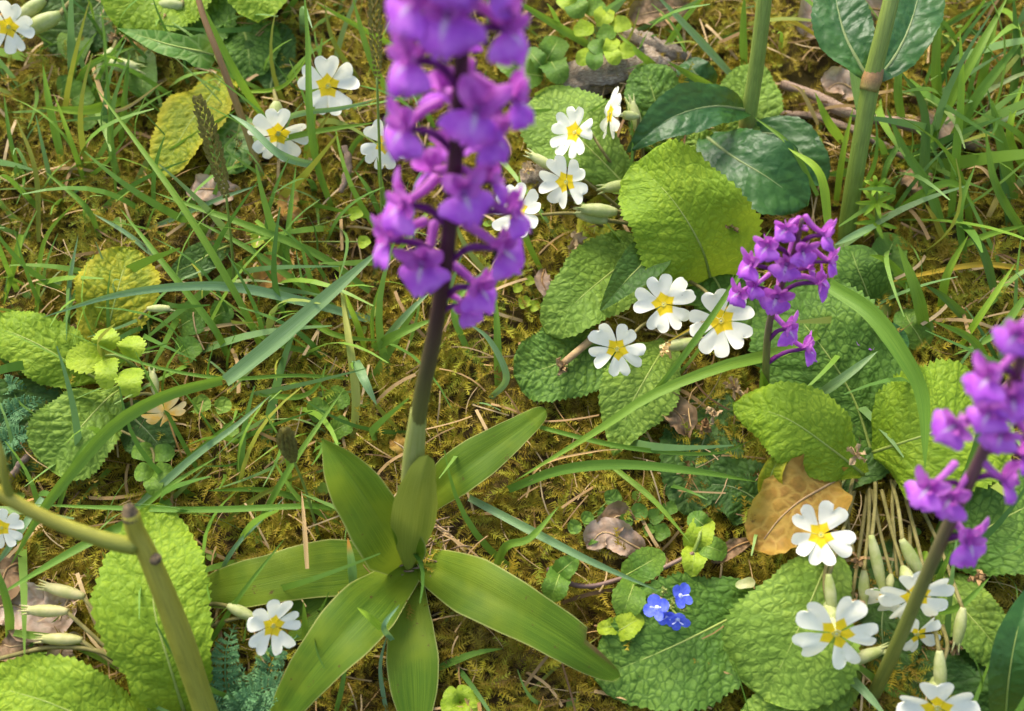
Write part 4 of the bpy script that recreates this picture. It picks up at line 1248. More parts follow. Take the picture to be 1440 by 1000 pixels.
# feathery leaves
def feathery(th, pts, hs, wpx, seed):
    r = np.random.default_rng(seed)
    mid = spline(px_path(pts, hs), 16)
    T_, S_, N_ = frames(mid, hint_at(mid[8]))
    hw = wpx * .5 * mpp(mid[8])
    Vs, Fs, b = [], [], 0
    def strip(p, q, w):
        nonlocal b
        d = unit(q - p); s = unit(np.cross(d, BN)) * w
        Vs.append(np.array([p - s, p + s, (p + q) / 2 + s * 1.2 + BN * w, (p + q) / 2 - s * 1.2 + BN * w, q]))
        Fs.extend([[b, b + 1, b + 2], [b, b + 2, b + 3], [b + 3, b + 2, b + 4]]); b += 5
    for i in range(1, 16):
        wl = hw * math.sin(math.pi * min(1, .15 + .85 * (i / 15)) ** .8) + hw * .1
        for sg in (-1, 1):
            for q in range(2):
                d = unit(S_[i] * sg + T_[i] * r.uniform(.2, .8) + N_[i] * r.uniform(-.1, .5))
                e = mid[i] + d * wl * r.uniform(.75, 1.1)
                strip(mid[i], e, .00035)
                for k in range(1, 7):
                    p = mid[i] + (e - mid[i]) * k / 7
                    for s2_ in (-1, 1):
                        d2_ = unit(d * .6 + T_[i] * s2_ * .8 + N_[i] * r.uniform(-.4, .8))
                        strip(p, p + d2_ * wl * .26 * r.uniform(.7, 1.2), .0003)
    o = make('frond', np.vstack(Vs), np.array(Fs), 'feathery', th, smooth=False)
    tube('rachis', mid[::3], [.0006, .0005, .0003], 'feathery', o, seg=5, n=12)
fe = thing('yarrow_plant', P(370, 985, 0), 'feathery blue-green fern-like leaves below the white flower by the orchid rosette', 'yarrow')
for i, (p_, w_) in enumerate((([(330, 1010), (318, 960), (318, 915), (330, 880)], 58), ([(350, 1020), (375, 960), (385, 925), (418, 895)], 54), ([(340, 1015), (350, 985), (385, 965), (425, 960)], 60), ([(370, 1030), (395, 1000), (420, 985), (450, 980)], 50), ([(330, 1030), (335, 1000), (350, 980), (370, 965)], 54))):
    feathery(fe, p_, (4, 18, 26, 22), w_, 60 + i)
fe2 = thing('yarrow_plant', P(20, 600, 0), 'feathery blue-green fern-like leaves over the dark primrose leaf', 'yarrow')
for i, (p_, w_) in enumerate((([(-20, 620), (5, 590), (35, 570), (62, 562)], 48), ([(-10, 640), (10, 620), (35, 610), (55, 612)], 44), ([(-20, 560), (0, 545), (20, 540), (36, 545)], 40))):
    feathery(fe2, p_, (4, 16, 20, 16), w_, 70 + i)

# little rosettes and round leaves
rs = thing('rosette_plant', P(648, 988, 0), 'small light green rosette below the orchid rosette in dark moss', 'rosette')
for k in range(6):
    a_ = k * 1.05 + .3
    leaf(rs, [(648, 988), (648 + math.cos(a_) * 14, 988 - math.sin(a_) * 12), (648 + math.cos(a_) * 30, 988 - math.sin(a_) * 25)], (8, 14, 13), 24, 'leaf_lime', 'obovate', nu=18, nv=9, rib=False)
def round_leaf_plant(cx, cy, spots, label, mat='leaf_small'):
    th = thing('pennywort_plant', P(cx, cy, 0), label, 'seedling')
    for x, y, d in spots:
        leaf(th, [(x - d * .45, y + d * .2), (x, y), (x + d * .45, y - d * .2)], (10, 12, 11), d, mat, 'round', nu=16, nv=11, rib=False, cup=.15)
        tube('leaf_stalk', [P(cx, cy, 0), P((x + cx) / 2, (y + cy) / 2, 6), P(x, y, 11)], [.0005, .0005, .0005], 'green_stem', th, seg=5, n=6)
round_leaf_plant(905, 730, ((899, 720, 24), (922, 726, 22), (930, 748, 24), (880, 733, 20), (942, 715, 20), (912, 745, 16)), 'round seedling leaves beside the tan dead leaf and the speedwell')
round_leaf_plant(820, 735, ((808, 741, 20), (832, 757, 18), (862, 700, 24), (826, 728, 18), (848, 722, 16)), 'round seedling leaves under the long horizontal grass blade', 'leaf_mid')
round_leaf_plant(290, 570, ((284, 568, 26), (314, 570, 24), (325, 605, 22)), 'pale round seedling leaves beside the wilted cream flower', 'leaf_light')
round_leaf_plant(375, 340, ((362, 338, 20), (384, 345, 18), (352, 322, 18), (500, 300, 20), (512, 340, 18)), 'round seedling leaves above the orange dead leaf', 'leaf_lime')
round_leaf_plant(750, 415, ((738, 425, 18), (728, 405, 14), (752, 430, 16), (745, 395, 14)), 'round seedling leaves beside the pale fallen petals', 'leaf_lime')
gi = thing('ground_ivy', P(300, 470, 0), 'scalloped round green leaves under the broad arching grass blade', 'ground ivy')
for x, y, w_ in ((268, 450, 46), (312, 440, 36), (265, 490, 40), (448, 575, 34), (475, 560, 36), (480, 600, 32), (110, 135, 46), (120, 165, 36), (95, 120, 34)):
    leaf(gi, [(x - w_ * .4, y + w_ * .25), (x, y), (x + w_ * .4, y - w_ * .2)], (10, 15, 13), w_, 'leaf_small', 'round', tooth=.08, nteeth=8, nu=22, nv=15, pucker=.0006, cell=.0045, ribw=.0004)
dl = thing('broad_leaf', P(300, 390, 0), 'dull dark green oval leaf lying in moss above the arching blade', 'leaf')
leaf(dl, [(325, 345), (300, 355), (270, 372), (240, 385)], (6, 13, 15, 12), 44, 'leaf_dark', 'oval', nu=28, nv=15)

# ------------------------------------------------------------------ dead wood, twigs, dead leaves
def log(pts, hs, rpx, label, mat='bark_wood', name='dead_branch', seg=18, rough=.2):
    p = px_path(pts, hs); r0 = rpx * mpp(p[0])
    V, F, A = tube_geo(p, [r0 * .8, r0, r0 * .95, r0, r0 * .7], seg, 30)
    rr = np.random.default_rng(int(rpx * 100 + pts[0][0]))
    c = V.reshape(-1, seg, 3).mean(1, keepdims=True)
    u = A['uvw'].reshape(-1, seg, 3)
    amp = 1 + rough * np.sin(np.arange(seg) * 2.4 + rr.uniform(0, 6))[None, :, None] + rough * .8 * np.sin(u[..., :1] * 21 + np.arange(seg)[None, :, None]) + rr.normal(0, .085, (len(c), seg, 1))
    V = (c + (V.reshape(-1, seg, 3) - c) * amp).reshape(-1, 3)
    A['uvw'][:, 1] = np.tile(np.linspace(0, 1, seg), len(V) // seg)
    return tag(make(name, V, F, mat, None, p[0], A), label, 'dead wood')
log([(790, 118), (840, 108), (900, 98), (950, 108)], (0, 4, 4, 0), 27, 'weathered grey-brown log behind the light primrose leaf')
log([(868, 45), (900, 58), (935, 72), (968, 84)], (6, 9, 9, 5), 13, 'short broken stick above the grey-brown log')
log([(735, 255), (760, 250), (790, 262), (815, 285)], (0, 4, 4, 0), 20, 'rotten pale wood stump end under the white primrose flowers')
log([(1098, 118), (1140, 132), (1195, 160), (1290, 180), (1400, 215)], (8, 10, 10, 9, 5), 7, 'long brown twig lying behind the dock stem', 'twig_bark', 'twig', 8)
log([(1095, 160), (1150, 165), (1215, 190), (1280, 225)], (4, 6, 6, 4), 5, 'thin second twig lying below the long brown twig', 'twig_bark', 'twig', 8)
log([(10, 680), (30, 650), (52, 630)], (8, 12, 10), 5, 'short pale twig at the foot of the leftmost light primrose leaf', 'twig_bark', 'twig', 8)
log([(110, 470), (170, 472), (215, 492)], (6, 8, 6), 4, 'thin brown twig under the yellowing toothed leaf', 'twig_bark', 'twig', 8)
log([(484, 205), (490, 235), (480, 270)], (22, 16, 8), 5, 'short upright broken tan stalk in the grass', 'twig_bark', 'twig', 8)

def dead_leaf(pts, hs, w, mat, label, prof='oval', **kw):
    b = P(pts[0][0], pts[0][1], hs[0])
    SEED[0] += 1
    d = dict(nu=30, nv=19, wave=.28, pucker=.0007, cell=.007, fold=.15, tooth=.06, nteeth=13, curl=.2, seed=SEED[0])
    d.update(kw)
    th = thing('dead_leaf', b, label, 'dead leaf')
    V, F, A, mid, NN = leaf_geo(px_path(pts, hs), w, prof, **d)
    bl = make('leaf_blade', V, F, mat, th, None, A)
    tube('midrib', (mid + NN * .0002)[::6], [.0007, .0006, .0003], 'withered', bl, seg=5, n=14)
    return th
dead_leaf([(1182, 672), (1150, 690), (1105, 720), (1062, 775)], (22, 30, 34, 28), 105, 'leaf_dead_ochre', 'large ochre dead leaf behind the white primrose flower')
dead_leaf([(335, 270), (310, 268), (290, 266), (268, 268)], (10, 16, 16, 12), 44, 'leaf_dead_pale', 'pale pinkish dead leaf under the dark seed spike')
dead_leaf([(412, 355), (395, 370), (378, 388), (360, 402)], (10, 14, 15, 12), 44, 'leaf_dead_orange', 'orange and yellow dead leaf in moss above the folded grass blade')
dead_leaf([(975, 10), (945, 12), (915, 18), (885, 24)], (8, 14, 14, 10), 50, 'leaf_dead_brown', 'brown dead leaf above the broken stick')
dead_leaf([(1260, 20), (1220, 12), (1170, 20), (1120, 40)], (8, 12, 12, 8), 90, 'leaf_dead_pale', 'wide tan dead leaf lying behind the dock leaves')
dead_leaf([(905, 775), (880, 762), (850, 748), (825, 770)], (8, 13, 14, 10), 46, 'leaf_dead_pale', 'tan crumpled dead leaf beside the round seedling leaves')
dead_leaf([(890, 735), (870, 725), (860, 735), (845, 752)], (8, 12, 13, 10), 40, 'leaf_dead_brown', 'small brown dead leaf on the tan crumpled leaf')
dead_leaf([(-20, 860), (20, 850), (60, 868), (110, 850)], (6, 10, 12, 8), 74, 'leaf_dead_pale', 'pinkish brown dead leaf under the cream buds')
dead_leaf([(30, 790), (10, 800), (0, 825), (-20, 850)], (6, 10, 12, 8), 60, 'leaf_dead_brown', 'curled brown dead leaf beside the cream buds')
dead_leaf([(120, 900), (95, 905), (85, 925), (110, 945)], (6, 12, 14, 8), 34, 'leaf_dead_pale', 'small folded pale dead leaf below the cream buds')
dead_leaf([(60, 915), (40, 905), (20, 910), (0, 905)], (6, 9, 10, 8), 44, 'leaf_dead_brown', 'flat brown dead leaf above the lowest bright primrose leaf')
dead_leaf([(1310, 150), (1325, 170), (1315, 190), (1300, 210)], (4, 12, 14, 8), 50, 'leaf_dead_pale', 'tan dead leaf standing among the tall grass blades')
dead_leaf([(1270, 240), (1285, 252), (1290, 268), (1280, 280)], (4, 12, 14, 8), 40, 'leaf_dead_brown', 'brown dead leaf beside the cleavers sprig')
dead_leaf([(1210, 135), (1190, 120), (1175, 118), (1160, 130)], (4, 8, 10, 8), 46, 'leaf_dead_pale', 'tan dead leaf on the long twig beside the dock stem')
dead_leaf([(965, 612), (960, 590), (945, 575), (930, 570)], (12, 18, 18, 12), 40, 'leaf_dead_brown', 'crumpled brown dead leaf on the dark primrose leaf', curl=.5)
dead_leaf([(1060, 760), (1035, 768), (1015, 782), (1000, 790)], (12, 16, 16, 12), 22, 'leaf_dead_brown', 'narrow rolled brown dead leaf beside the ochre leaf')
dead_leaf([(412, 265), (405, 290), (410, 300), (425, 310)], (6, 10, 12, 8), 30, 'leaf_dead_orange', 'small tan dead leaf below the second white flower')
dead_leaf([(565, 645), (572, 635), (560, 625), (552, 620)], (10, 14, 16, 12), 26, 'leaf_dead_ochre', 'small ochre dead leaf behind the upright orchid leaf')
dead_leaf([(765, 380), (762, 395), (768, 408), (776, 420)], (8, 14, 16, 12), 22, 'leaf_dead_pale', 'pale withered petal lying beside the round seedling leaves')
fp = thing('fallen_petal', P(1048, 822, 10), 'single white fallen petal beside the large light primrose leaf', 'petal')
leaf(fp, [(1062, 818), (1050, 820), (1034, 824)], (16, 18, 17), 15, 'primrose_tube', 'round', rib=False, nu=14, nv=9, name='petal')

# ------------------------------------------------------------------ cut stem close to the camera
cs = thing('cut_stem', P(330, 1130, 0), 'thick olive cut stem with one long side branch', 'stem')
tube('stem', [P(330, 1130, 0), P(292, 1010, 44), P(248, 880, 88), P(212, 790, 116), P(190, 745, 130), P(184, 722, 138)], [.0064, .0058, .0053, .0056, .0046, .0036], 'cut_stem_mat', cs, seg=14, n=40)
tube('branch', [P(192, 768, 124), P(150, 760, 130), P(80, 735, 140), P(10, 700, 152), P(-30, 670, 160)], [.0040, .0034, .0030, .0028, .0026], 'cut_stem_mat', cs, seg=10, n=26)
tube('branchlet', [P(14, 702, 151), P(6, 670, 162), P(2, 640, 170), P(-8, 610, 176)], [.002, .0017, .0015, .001], 'cut_stem_mat', cs, seg=8, n=14)
tube('stub', [P(185, 730, 135.5), P(182, 718, 139), P(180, 711, 141)], [.0037, .0033, .0020], 'scar', cs, seg=12, n=8)
q_ = P(214, 786, 117); 
tube('leaf_scar', [q_, q_ + tocam(q_) * .0045 + RGT * .002, q_ + tocam(q_) * .0058 + RGT * .0022], [.003, .0028, .0018], 'scar', cs, seg=8, n=6)

# ------------------------------------------------------------------ seed spikes
def seed_spike(stalk, hs, head, hh, w, label):
    base = P(stalk[0][0], stalk[0][1], hs[0])
    th = thing('sedge', base, label, 'sedge')
    tube('stalk', px_path(stalk, hs), [.0009, .0008, .0007], 'green_stem', th, seg=6, n=16)
    p = spline(px_path(head, hh), 26); T_, S_, N_ = frames(p, tocam(p[12]))
    wm = w * .5 * mpp(p[12])
    Vs, Fs, b = [], [], 0
    r = np.random.default_rng(int(w * 10))
    for i in range(26):
        env = math.sin(math.pi * (i + 1.5) / 29) ** .6
        for k in range(6):
            a = k * 1.047 + i * .5
            d = unit(T_[i] * 1.1 + (S_[i] * math.cos(a) + N_[i] * math.sin(a)) * .7)
            c0 = p[i] + (S_[i] * math.cos(a) + N_[i] * math.sin(a)) * wm * env * .5
            s = unit(np.cross(d, tocam(c0))) * wm * .22
            L = wm * r.uniform(.8, 1.4) * env
            Vs.append(np.array([c0, c0 + d * L * .5 + s, c0 + d * L, c0 + d * L * .5 - s])); Fs.append([b, b + 1, b + 2, b + 3]); b += 4
    sp_ = make('spike', np.vstack(Vs), np.array(Fs), 'seed_head', th, smooth=False)
    return th
seed_spike([(330, 420), (326, 350), (318, 275)], (0, 30, 66), [(318, 278), (306, 230), (292, 180), (278, 140)], (64, 82, 100, 112), 26, 'tall dark sedge spike rising over the pale dead leaf')
seed_spike([(450, 760), (430, 690), (412, 645)], (0, 30, 52), [(413, 650), (407, 632), (400, 608)], (50, 56, 64), 26, 'short dark sedge spike bent on a thin green stalk')
seed_spike([(538, 330), (534, 220), (530, 110)], (0, 45, 88), [(531, 118), (529, 60), (527, 0), (526, -60)], (84, 104, 124, 144), 20, 'long slim sedge spike rising beside the tall orchid flowers')

# ------------------------------------------------------------------ grass blades
Lmoss = ('slender green grass blade growing in the moss between the tall orchid and the yellowing leaf', 'grass blades in the moss')
Rtall = ('tall green grass blade in the dense tuft beyond the dock stem', 'grass blades of the dense tuft')
Mlow = ('narrow green grass blade lying below the upright orchid leaf', 'grass blades low by the orchid')
Ltop = ('upright green grass blade among the top primrose leaves', 'grass blades by the top primroses')
Log_ = ('green grass blade leaning over the dead wood', 'grass blades over the dead wood')
GG, GB, GL, GO, GP, GD, GS, GY = 'grass_green', 'grass_bright', 'grass_blue', 'grass_olive', 'grass_pale', 'grass_dark', 'grass_straw', 'grass_yellow'
B = [
    # prominent single blades: points root -> tip, heights, width px, material, label
    ([(372, 500), (335, 420), (250, 280), (130, 117)], (2, 36, 62, 60), 11, GG, 'long straight grass blade crossing the yellowing primrose leaf tip'),
    ([(520, 410), (450, 360), (350, 318), (280, 293), (215, 270)], (2, 24, 36, 36, 30), 12, GG, 'green grass blade leaning flat across the moss below the pale dead leaf'),
    ([(520, 450), (430, 425), (330, 404), (240, 404), (150, 418), (58, 447)], (4, 24, 36, 42, 40, 32), 15, GL, 'broad arching blue-green blade laid across the toothed yellow leaf'),
    ([(318, 536), (390, 478), (465, 412), (540, 346)], (46, 62, 74, 80), 25, GL, 'broad folded blue-green blade with its tip at the orchid flowers'),
    ([(312, 534), (232, 556), (160, 598), (100, 665), (55, 725), (15, 795)], (46, 62, 66, 60, 48, 30), 21, GG, 'broad green blade arching down past the toothed lime seedling'),
    ([(520, 535), (420, 528), (315, 532), (205, 512), (90, 465)], (2, 26, 44, 44, 36), 6, GG, 'thin grass stem crossing the toothed lime seedling'),
    ([(448, 232), (420, 228), (388, 214), (350, 178), (322, 160)], (26, 40, 52, 56, 50), 13, GL, 'bent blue-green blade folded over the second white flower'),
    ([(372, 178), (420, 160), (480, 152), (532, 139)], (30, 46, 54, 50), 9, GL, 'pale blue-green blade under the open white flower'),
    ([(380, 200), (440, 186), (530, 172)], (28, 42, 44), 9, GG, 'level green blade beneath the open white flower'),
    ([(466, 290), (446, 230), (436, 160), (433, 60), (427, -20)], (2, 30, 56, 74, 88), 12, GG, 'upright grass blade passing in front of the open white flower'),
    ([(556, 145), (522, 85), (494, -10)], (4, 36, 60), 11, GG, 'upright grass blade between the white flower and the purple flowers'),
    ([(372, 168), (330, 100), (270, -20)], (4, 44, 78), 12, GB, 'thick bright blade beside the reddish stalk of the arrow leaf'),
    ([(398, 432), (405, 330), (417, 228)], (2, 26, 44), 10, GG, 'upright blade standing over the orange dead leaf'),
    ([(172, 142), (120, 155), (56, 151)], (10, 30, 32), 15, GB, 'short broad bright blade below the arrow-shaped leaf'),
    ([(495, 630), (500, 560), (492, 490), (478, 400)], (2, 22, 34, 36), 14, GP, 'upright pale green blade behind the tall orchid leaves'),
    ([(525, 490), (560, 470), (612, 448)], (10, 24, 26), 15, GG, 'short wide blade touching the orchid stem'),
    ([(500, 508), (512, 535), (530, 570)], (34, 44, 38), 16, GL, 'short drooping blue-green blade tip beside the orchid stem'),
    ([(690, 560), (712, 530), (688, 478), (655, 452)], (2, 24, 40, 46), 11, GL, 'curved blue-green blade below the lowest orchid flower'),
    ([(700, 545), (699, 480), (696, 405)], (2, 22, 34), 13, GG, 'upright blade behind the lowest orchid flower'),
    ([(1180, 455), (1100, 494), (1015, 516), (917, 556), (840, 606), (718, 680)], (14, 44, 56, 52, 40, 12), 18, GG, 'long broad green blade sweeping below the three white flowers'),
    ([(905, 570), (952, 512), (998, 449), (1043, 382), (1085, 320)], (40, 60, 68, 70, 66), 11, GG, 'narrow blade crossing in front of the largest white flower'),
    ([(745, 597), (875, 628), (1000, 638), (1064, 616)], (10, 24, 26, 24), 8, GG, 'thin green blade below the hanging light leaf'),
    ([(715, 688), (787, 661), (875, 653), (980, 663), (1066, 678)], (6, 24, 30, 30, 22), 16, GG, 'broad level blade crossing the dark primrose leaves'),
    ([(660, 700), (770, 758), (833, 790), (928, 832)], (6, 22, 28, 26), 14, GL, 'long blue-green blade pointing at the blue speedwell flowers'),
    ([(694, 805), (712, 768), (745, 757), (786, 712)], (4, 20, 26, 30), 13, GG, 'looped green blade beside the orchid rosette'),
    ([(860, 655), (917, 702), (970, 762)], (12, 22, 22), 9, GG, 'slanting thin blade above the speedwell'),
    ([(1168, 402), (1225, 440), (1270, 500), (1298, 560), (1301, 662)], (66, 76, 76, 70, 58), 27, GG, 'wide green blade drooping over the broad bright primrose leaf'),
    ([(1135, 566), (1187, 530), (1234, 494)], (20, 36, 38), 15, GL, 'blue-green blade lying across the large dark-veined leaf'),
    ([(1350, 488), (1383, 438), (1428, 370)], (6, 26, 38), 11, GB, 'short straight bright blade beyond the leaning orchid'),
    ([(1302, 470), (1288, 410), (1262, 342)], (6, 30, 44), 19, GG, 'wide upright blade behind the drooping wide blade'),
    ([(1322, 440), (1332, 385), (1362, 330)], (4, 26, 40), 13, GB, 'bright curved blade beside the yellow dry blades'),
    ([(1178, 940), (1215, 972), (1250, 1012)], (16, 30, 34), 15, GL, 'blue-green blade below the lowest drooping primrose flowers'),
    ([(1300, 862), (1348, 853), (1392, 812)], (24, 36, 38), 11, GG, 'curved green blade beside the shrivelled brown flower'),
    ([(1312, 835), (1324, 805), (1338, 772)], (16, 30, 40), 10, GG, 'short blade behind the leaning orchid stem'),
    ([(497, 826), (495, 792), (489, 756)], (24, 32, 34), 14, 'grass_tipped', 'short blade with an orange dead tip over the orchid leaf'),
    ([(536, 884), (520, 868), (502, 854)], (38, 46, 48), 11, GB, 'tiny bright blade poking over the lower left orchid leaf'),
    ([(552, 900), (540, 880), (562, 850)], (24, 40, 42), 9, GL, 'small folded blue-green blade between two orchid leaves'),
    ([(432, 925), (430, 890), (427, 844)], (4, 22, 34), 12, GG, 'short upright blade beside the white flower by the rosette'),
    ([(610, 942), (665, 920), (708, 912)], (4, 12, 14), 11, GG, 'flat blade in dark moss below the torn orchid leaf'),
    ([(276, 935), (336, 840), (402, 755)], (6, 34, 40), 8, GG, 'thin blade slanting over the left orchid leaf'),
    ([(470, 716), (432, 712), (300, 717), (175, 715), (35, 709)], (6, 22, 34, 38, 30), 10, GG, 'long level green blade behind the tip of the tall toothed leaf'),
    ([(240, 706), (170, 741), (100, 777), (-10, 842)], (10, 30, 38, 36), 15, GG, 'green blade leaning left behind the cut stem'),
    ([(14, 900), (12, 860), (0, 815), (-14, 780)], (6, 30, 44, 50), 14, GG, 'upright blade beside the cream buds'),
    ([(20, 890), (100, 905), (170, 945)], (20, 24, 14), 13, GG, 'blade lying under the cream buds'),
    ([(1390, 305), (1403, 268), (1380, 236), (1358, 238)], (6, 30, 40, 38), 9, GS, 'curled dry straw blade among the tall grass'),
    ([(1330, 345), (1315, 310), (1300, 285)], (4, 20, 28), 9, GY, 'yellow dying blade below the cleavers sprig'),
    ([(1150, 175), (1128, 130), (1110, 118)], (8, 24, 26), 7, GS, 'papery pale curl hanging by the long twig'),
    ([(1155, 54), (1110, 29), (1050, 24)], (12, 20, 18), 6, GY, 'thin yellowing blade across the wide tan dead leaf'),
    ([(1440, 378), (1380, 372), (1300, 385), (1240, 400)], (6, 16, 18, 14), 9, GY, 'yellow dry blade lying at the foot of the tall grass'),
    ([(910, 95), (885, 93), (862, 98)], (10, 14, 12), 6, GY, 'thin yellow blade on the grey-brown log'),
    ([(1000, 128), (975, 120), (950, 112)], (14, 22, 20), 9, GY, 'yellow blade tip at the base of the dark glossy leaf'),
    ([(265, 470), (310, 458), (370, 452)], (10, 16, 14), 6, GS, 'pale bleached stalk in front of the scalloped leaves'),
    ([(128, 88), (160, 155), (235, 112)], (20, 26, 30), 7, GS, 'bleached straw blade below the arrow-shaped leaf'),
    ([(432, 800), (428, 740), (424, 690)], (30, 32, 28), 7, GS, 'dry straw blade hanging over the left orchid leaf'),
    ([(740, 700), (760, 655), (835, 635), (880, 632)], (8, 20, 24, 22), 4, GS, 'pale thin straw arching below the hanging light leaf'),
    ([(738, 540), (745, 520), (752, 490)], (8, 14, 14), 8, GS, 'short brown dry blade beside the dark wrinkled leaf'),
    ([(600, 730), (640, 760), (665, 790)], (6, 10, 8), 6, GS, 'brown dry stalk beside the orchid neck'),
    ([(910, 0), (940, 30), (965, 70)], (10, 16, 12), 6, GS, 'dry brown stalk beside the brown dead leaf'),
    ([(940, 480), (1000, 445), (1080, 400)], (50, 54, 50), 3, GY, 'thin golden straw between the largest white flower and the small orchid'),
]
for pts, hs, w_, m_, lb in B:
    blade(pts, hs, w_, m_, lb)
# blades that only their place tells apart
MARKS = [(230, 180, 'the yellowing wrinkled leaf'), (300, 265, 'the pale dead leaf'), (380, 385, 'the orange dead leaf'), (160, 420, 'the toothed yellow leaf'), (150, 500, 'the lime seedling'),
         (460, 120, 'the open white flower'), (391, 188, 'the flower under the bent blade'), (238, 70, 'the arrow-shaped leaf'), (60, 35, 'the pale top buds'), (12, 38, 'the white flower by the pale buds'),
         (560, 100, 'the upper orchid flowers'), (545, 340, 'the lower orchid flowers'), (610, 470, 'the tall orchid stem'), (585, 610, 'the orchid sheath'), (500, 690, 'the upright orchid leaf'),
         (400, 815, 'the left orchid leaf'), (460, 930, 'the lower left orchid leaf'), (590, 950, 'the lowest orchid leaf'), (760, 890, 'the torn orchid leaf'), (700, 625, 'the rear orchid leaf'), (215, 640, 'the paired round leaflets'),
         (210, 850, 'the tall toothed bright leaf'), (60, 970, 'the low bright leaf'), (90, 860, 'the cream buds'), (110, 605, 'the light wrinkled leaf'), (45, 490, 'the bright side leaf'), (232, 580, 'the wilted cream flower'),
         (300, 370, 'the dark oval leaf'), (410, 625, 'the short sedge spike'), (290, 190, 'the tall sedge spike'), (527, 60, 'the slim sedge spike'), (384, 880, 'the white flower by the rosette'), (360, 960, 'the feathery leaves'),
         (650, 985, 'the small light rosette'), (20, 600, 'the feathery leaf tuft'), (10, 742, 'the half-hidden white flower'), (880, 90, 'the grey-brown log'), (920, 65, 'the broken stick'), (845, 45, 'the trefoil leaflets'),
         (925, 15, 'the brown dead leaf'), (810, 185, 'the white flowers at the log'), (730, 295, 'the white flower behind the orchid'), (920, 130, 'the small dark wrinkled leaf'), (960, 170, 'the dark glossy leaf'), (1080, 250, 'the puckered glossy leaf'),
         (1055, 110, 'the pale green stem'), (1212, 190, 'the dock stem'), (1226, 112, 'the orange dock joint'), (1180, 40, 'the dock leaf'), (1285, 40, 'the second dock leaf'), (1160, 130, 'the long twig'), (1330, 195, 'the twig end'), (1232, 300, 'the cleavers sprig'),
         (1110, 370, 'the small orchid'), (1300, 620, 'the broad bright leaf'), (1400, 540, 'the leaning orchid flowers'), (1250, 450, 'the wide drooping blade'), (1380, 250, 'the curled straw'), (1340, 380, 'the yellow dry blades'), (1315, 180, 'the standing tan dead leaf'),
         (1400, 120, 'the tall grass heart'), (1430, 320, 'the tall grass foot'), (60, 250, 'the open mossy patch'), (90, 330, 'the bare moss'), (780, 410, 'the fallen pale petals'), (800, 140, 'the light leaf at the log'), (1200, 15, 'the wide tan dead leaf')]
TONE = {GG: 'green', GB: 'bright green', GL: 'blue-green', GO: 'olive', GD: 'dark green'}
USED = {}
def near(p, skip=()):
    for m in sorted(MARKS, key=lambda m: (m[0] - p[0]) ** 2 + (m[1] - p[1]) ** 2):
        if m[2] not in skip:
            return m[2]
def many(gr, mats, data):
    for i, (pts, hs, w_) in enumerate(data):
        mt = mats[i % len(mats)]
        L = sum(math.dist(pts[k], pts[k + 1]) for k in range(len(pts) - 1))
        bend = L / math.dist(pts[0], pts[-1])
        a_ = near(pts[0]); b_ = near(pts[-1], (a_,))
        size = ('short ' if L < 110 else 'long ' if L > 230 else '') + ('narrow ' if w_ < 9 else 'broad ' if w_ > 13 else '')
        lb = f"{size}{TONE[mt]} {'curved' if bend > 1.05 else 'straight'} blade from {a_} to {b_}"
        if len(lb.split()) > 16:
            lb = lb[len(size):]
        if len(lb.split()) > 16:
            lb = lb.replace(' straight', '').replace(' curved', '')
        blade(pts, hs, w_, mt, lb, gr[1])
many(Lmoss, (GG, GB, GG, GL), [
    ([(322, 505), (300, 460), (230, 370), (168, 292)], (2, 24, 36, 32), 11), ([(50, 452), (62, 340), (112, 278)], (2, 18, 24), 7), ([(475, 435), (400, 385), (350, 350), (272, 308)], (2, 20, 26, 24), 10),
    ([(210, 322), (300, 283), (364, 260)], (4, 18, 22), 8), ([(538, 312), (520, 270), (498, 238)], (2, 16, 22), 8), ([(514, 495), (500, 450), (470, 383)], (2, 20, 24), 9),
    ([(525, 490), (524, 440), (540, 384)], (6, 30, 44), 6), ([(540, 478), (578, 436), (604, 412)], (6, 22, 26), 11), ([(365, 554), (420, 558), (448, 540), (459, 510)], (8, 20, 24, 26), 9),
    ([(360, 310), (400, 350), (418, 420)], (26, 22, 4), 8), ([(560, 320), (540, 280), (530, 220)], (2, 20, 34), 10), ([(575, 330), (585, 260), (600, 230)], (2, 24, 34), 9),
    ([(470, 440), (440, 400), (420, 330)], (2, 22, 36), 9), ([(30, 330), (20, 370), (5, 430)], (24, 20, 2), 10), ([(140, 330), (120, 290), (62, 240)], (4, 22, 26), 9),
    ([(240, 380), (180, 330), (130, 300)], (4, 16, 20), 8), ([(460, 500), (380, 480), (330, 440)], (4, 18, 22), 9), ([(600, 300), (570, 340), (535, 380)], (26, 22, 4), 9),
    ([(660, 500), (640, 430), (690, 372)], (4, 20, 22), 11), ([(95, 480), (98, 400), (110, 330)], (2, 20, 34), 7), ([(425, 440), (470, 470), (540, 480)], (4, 18, 16), 10)])
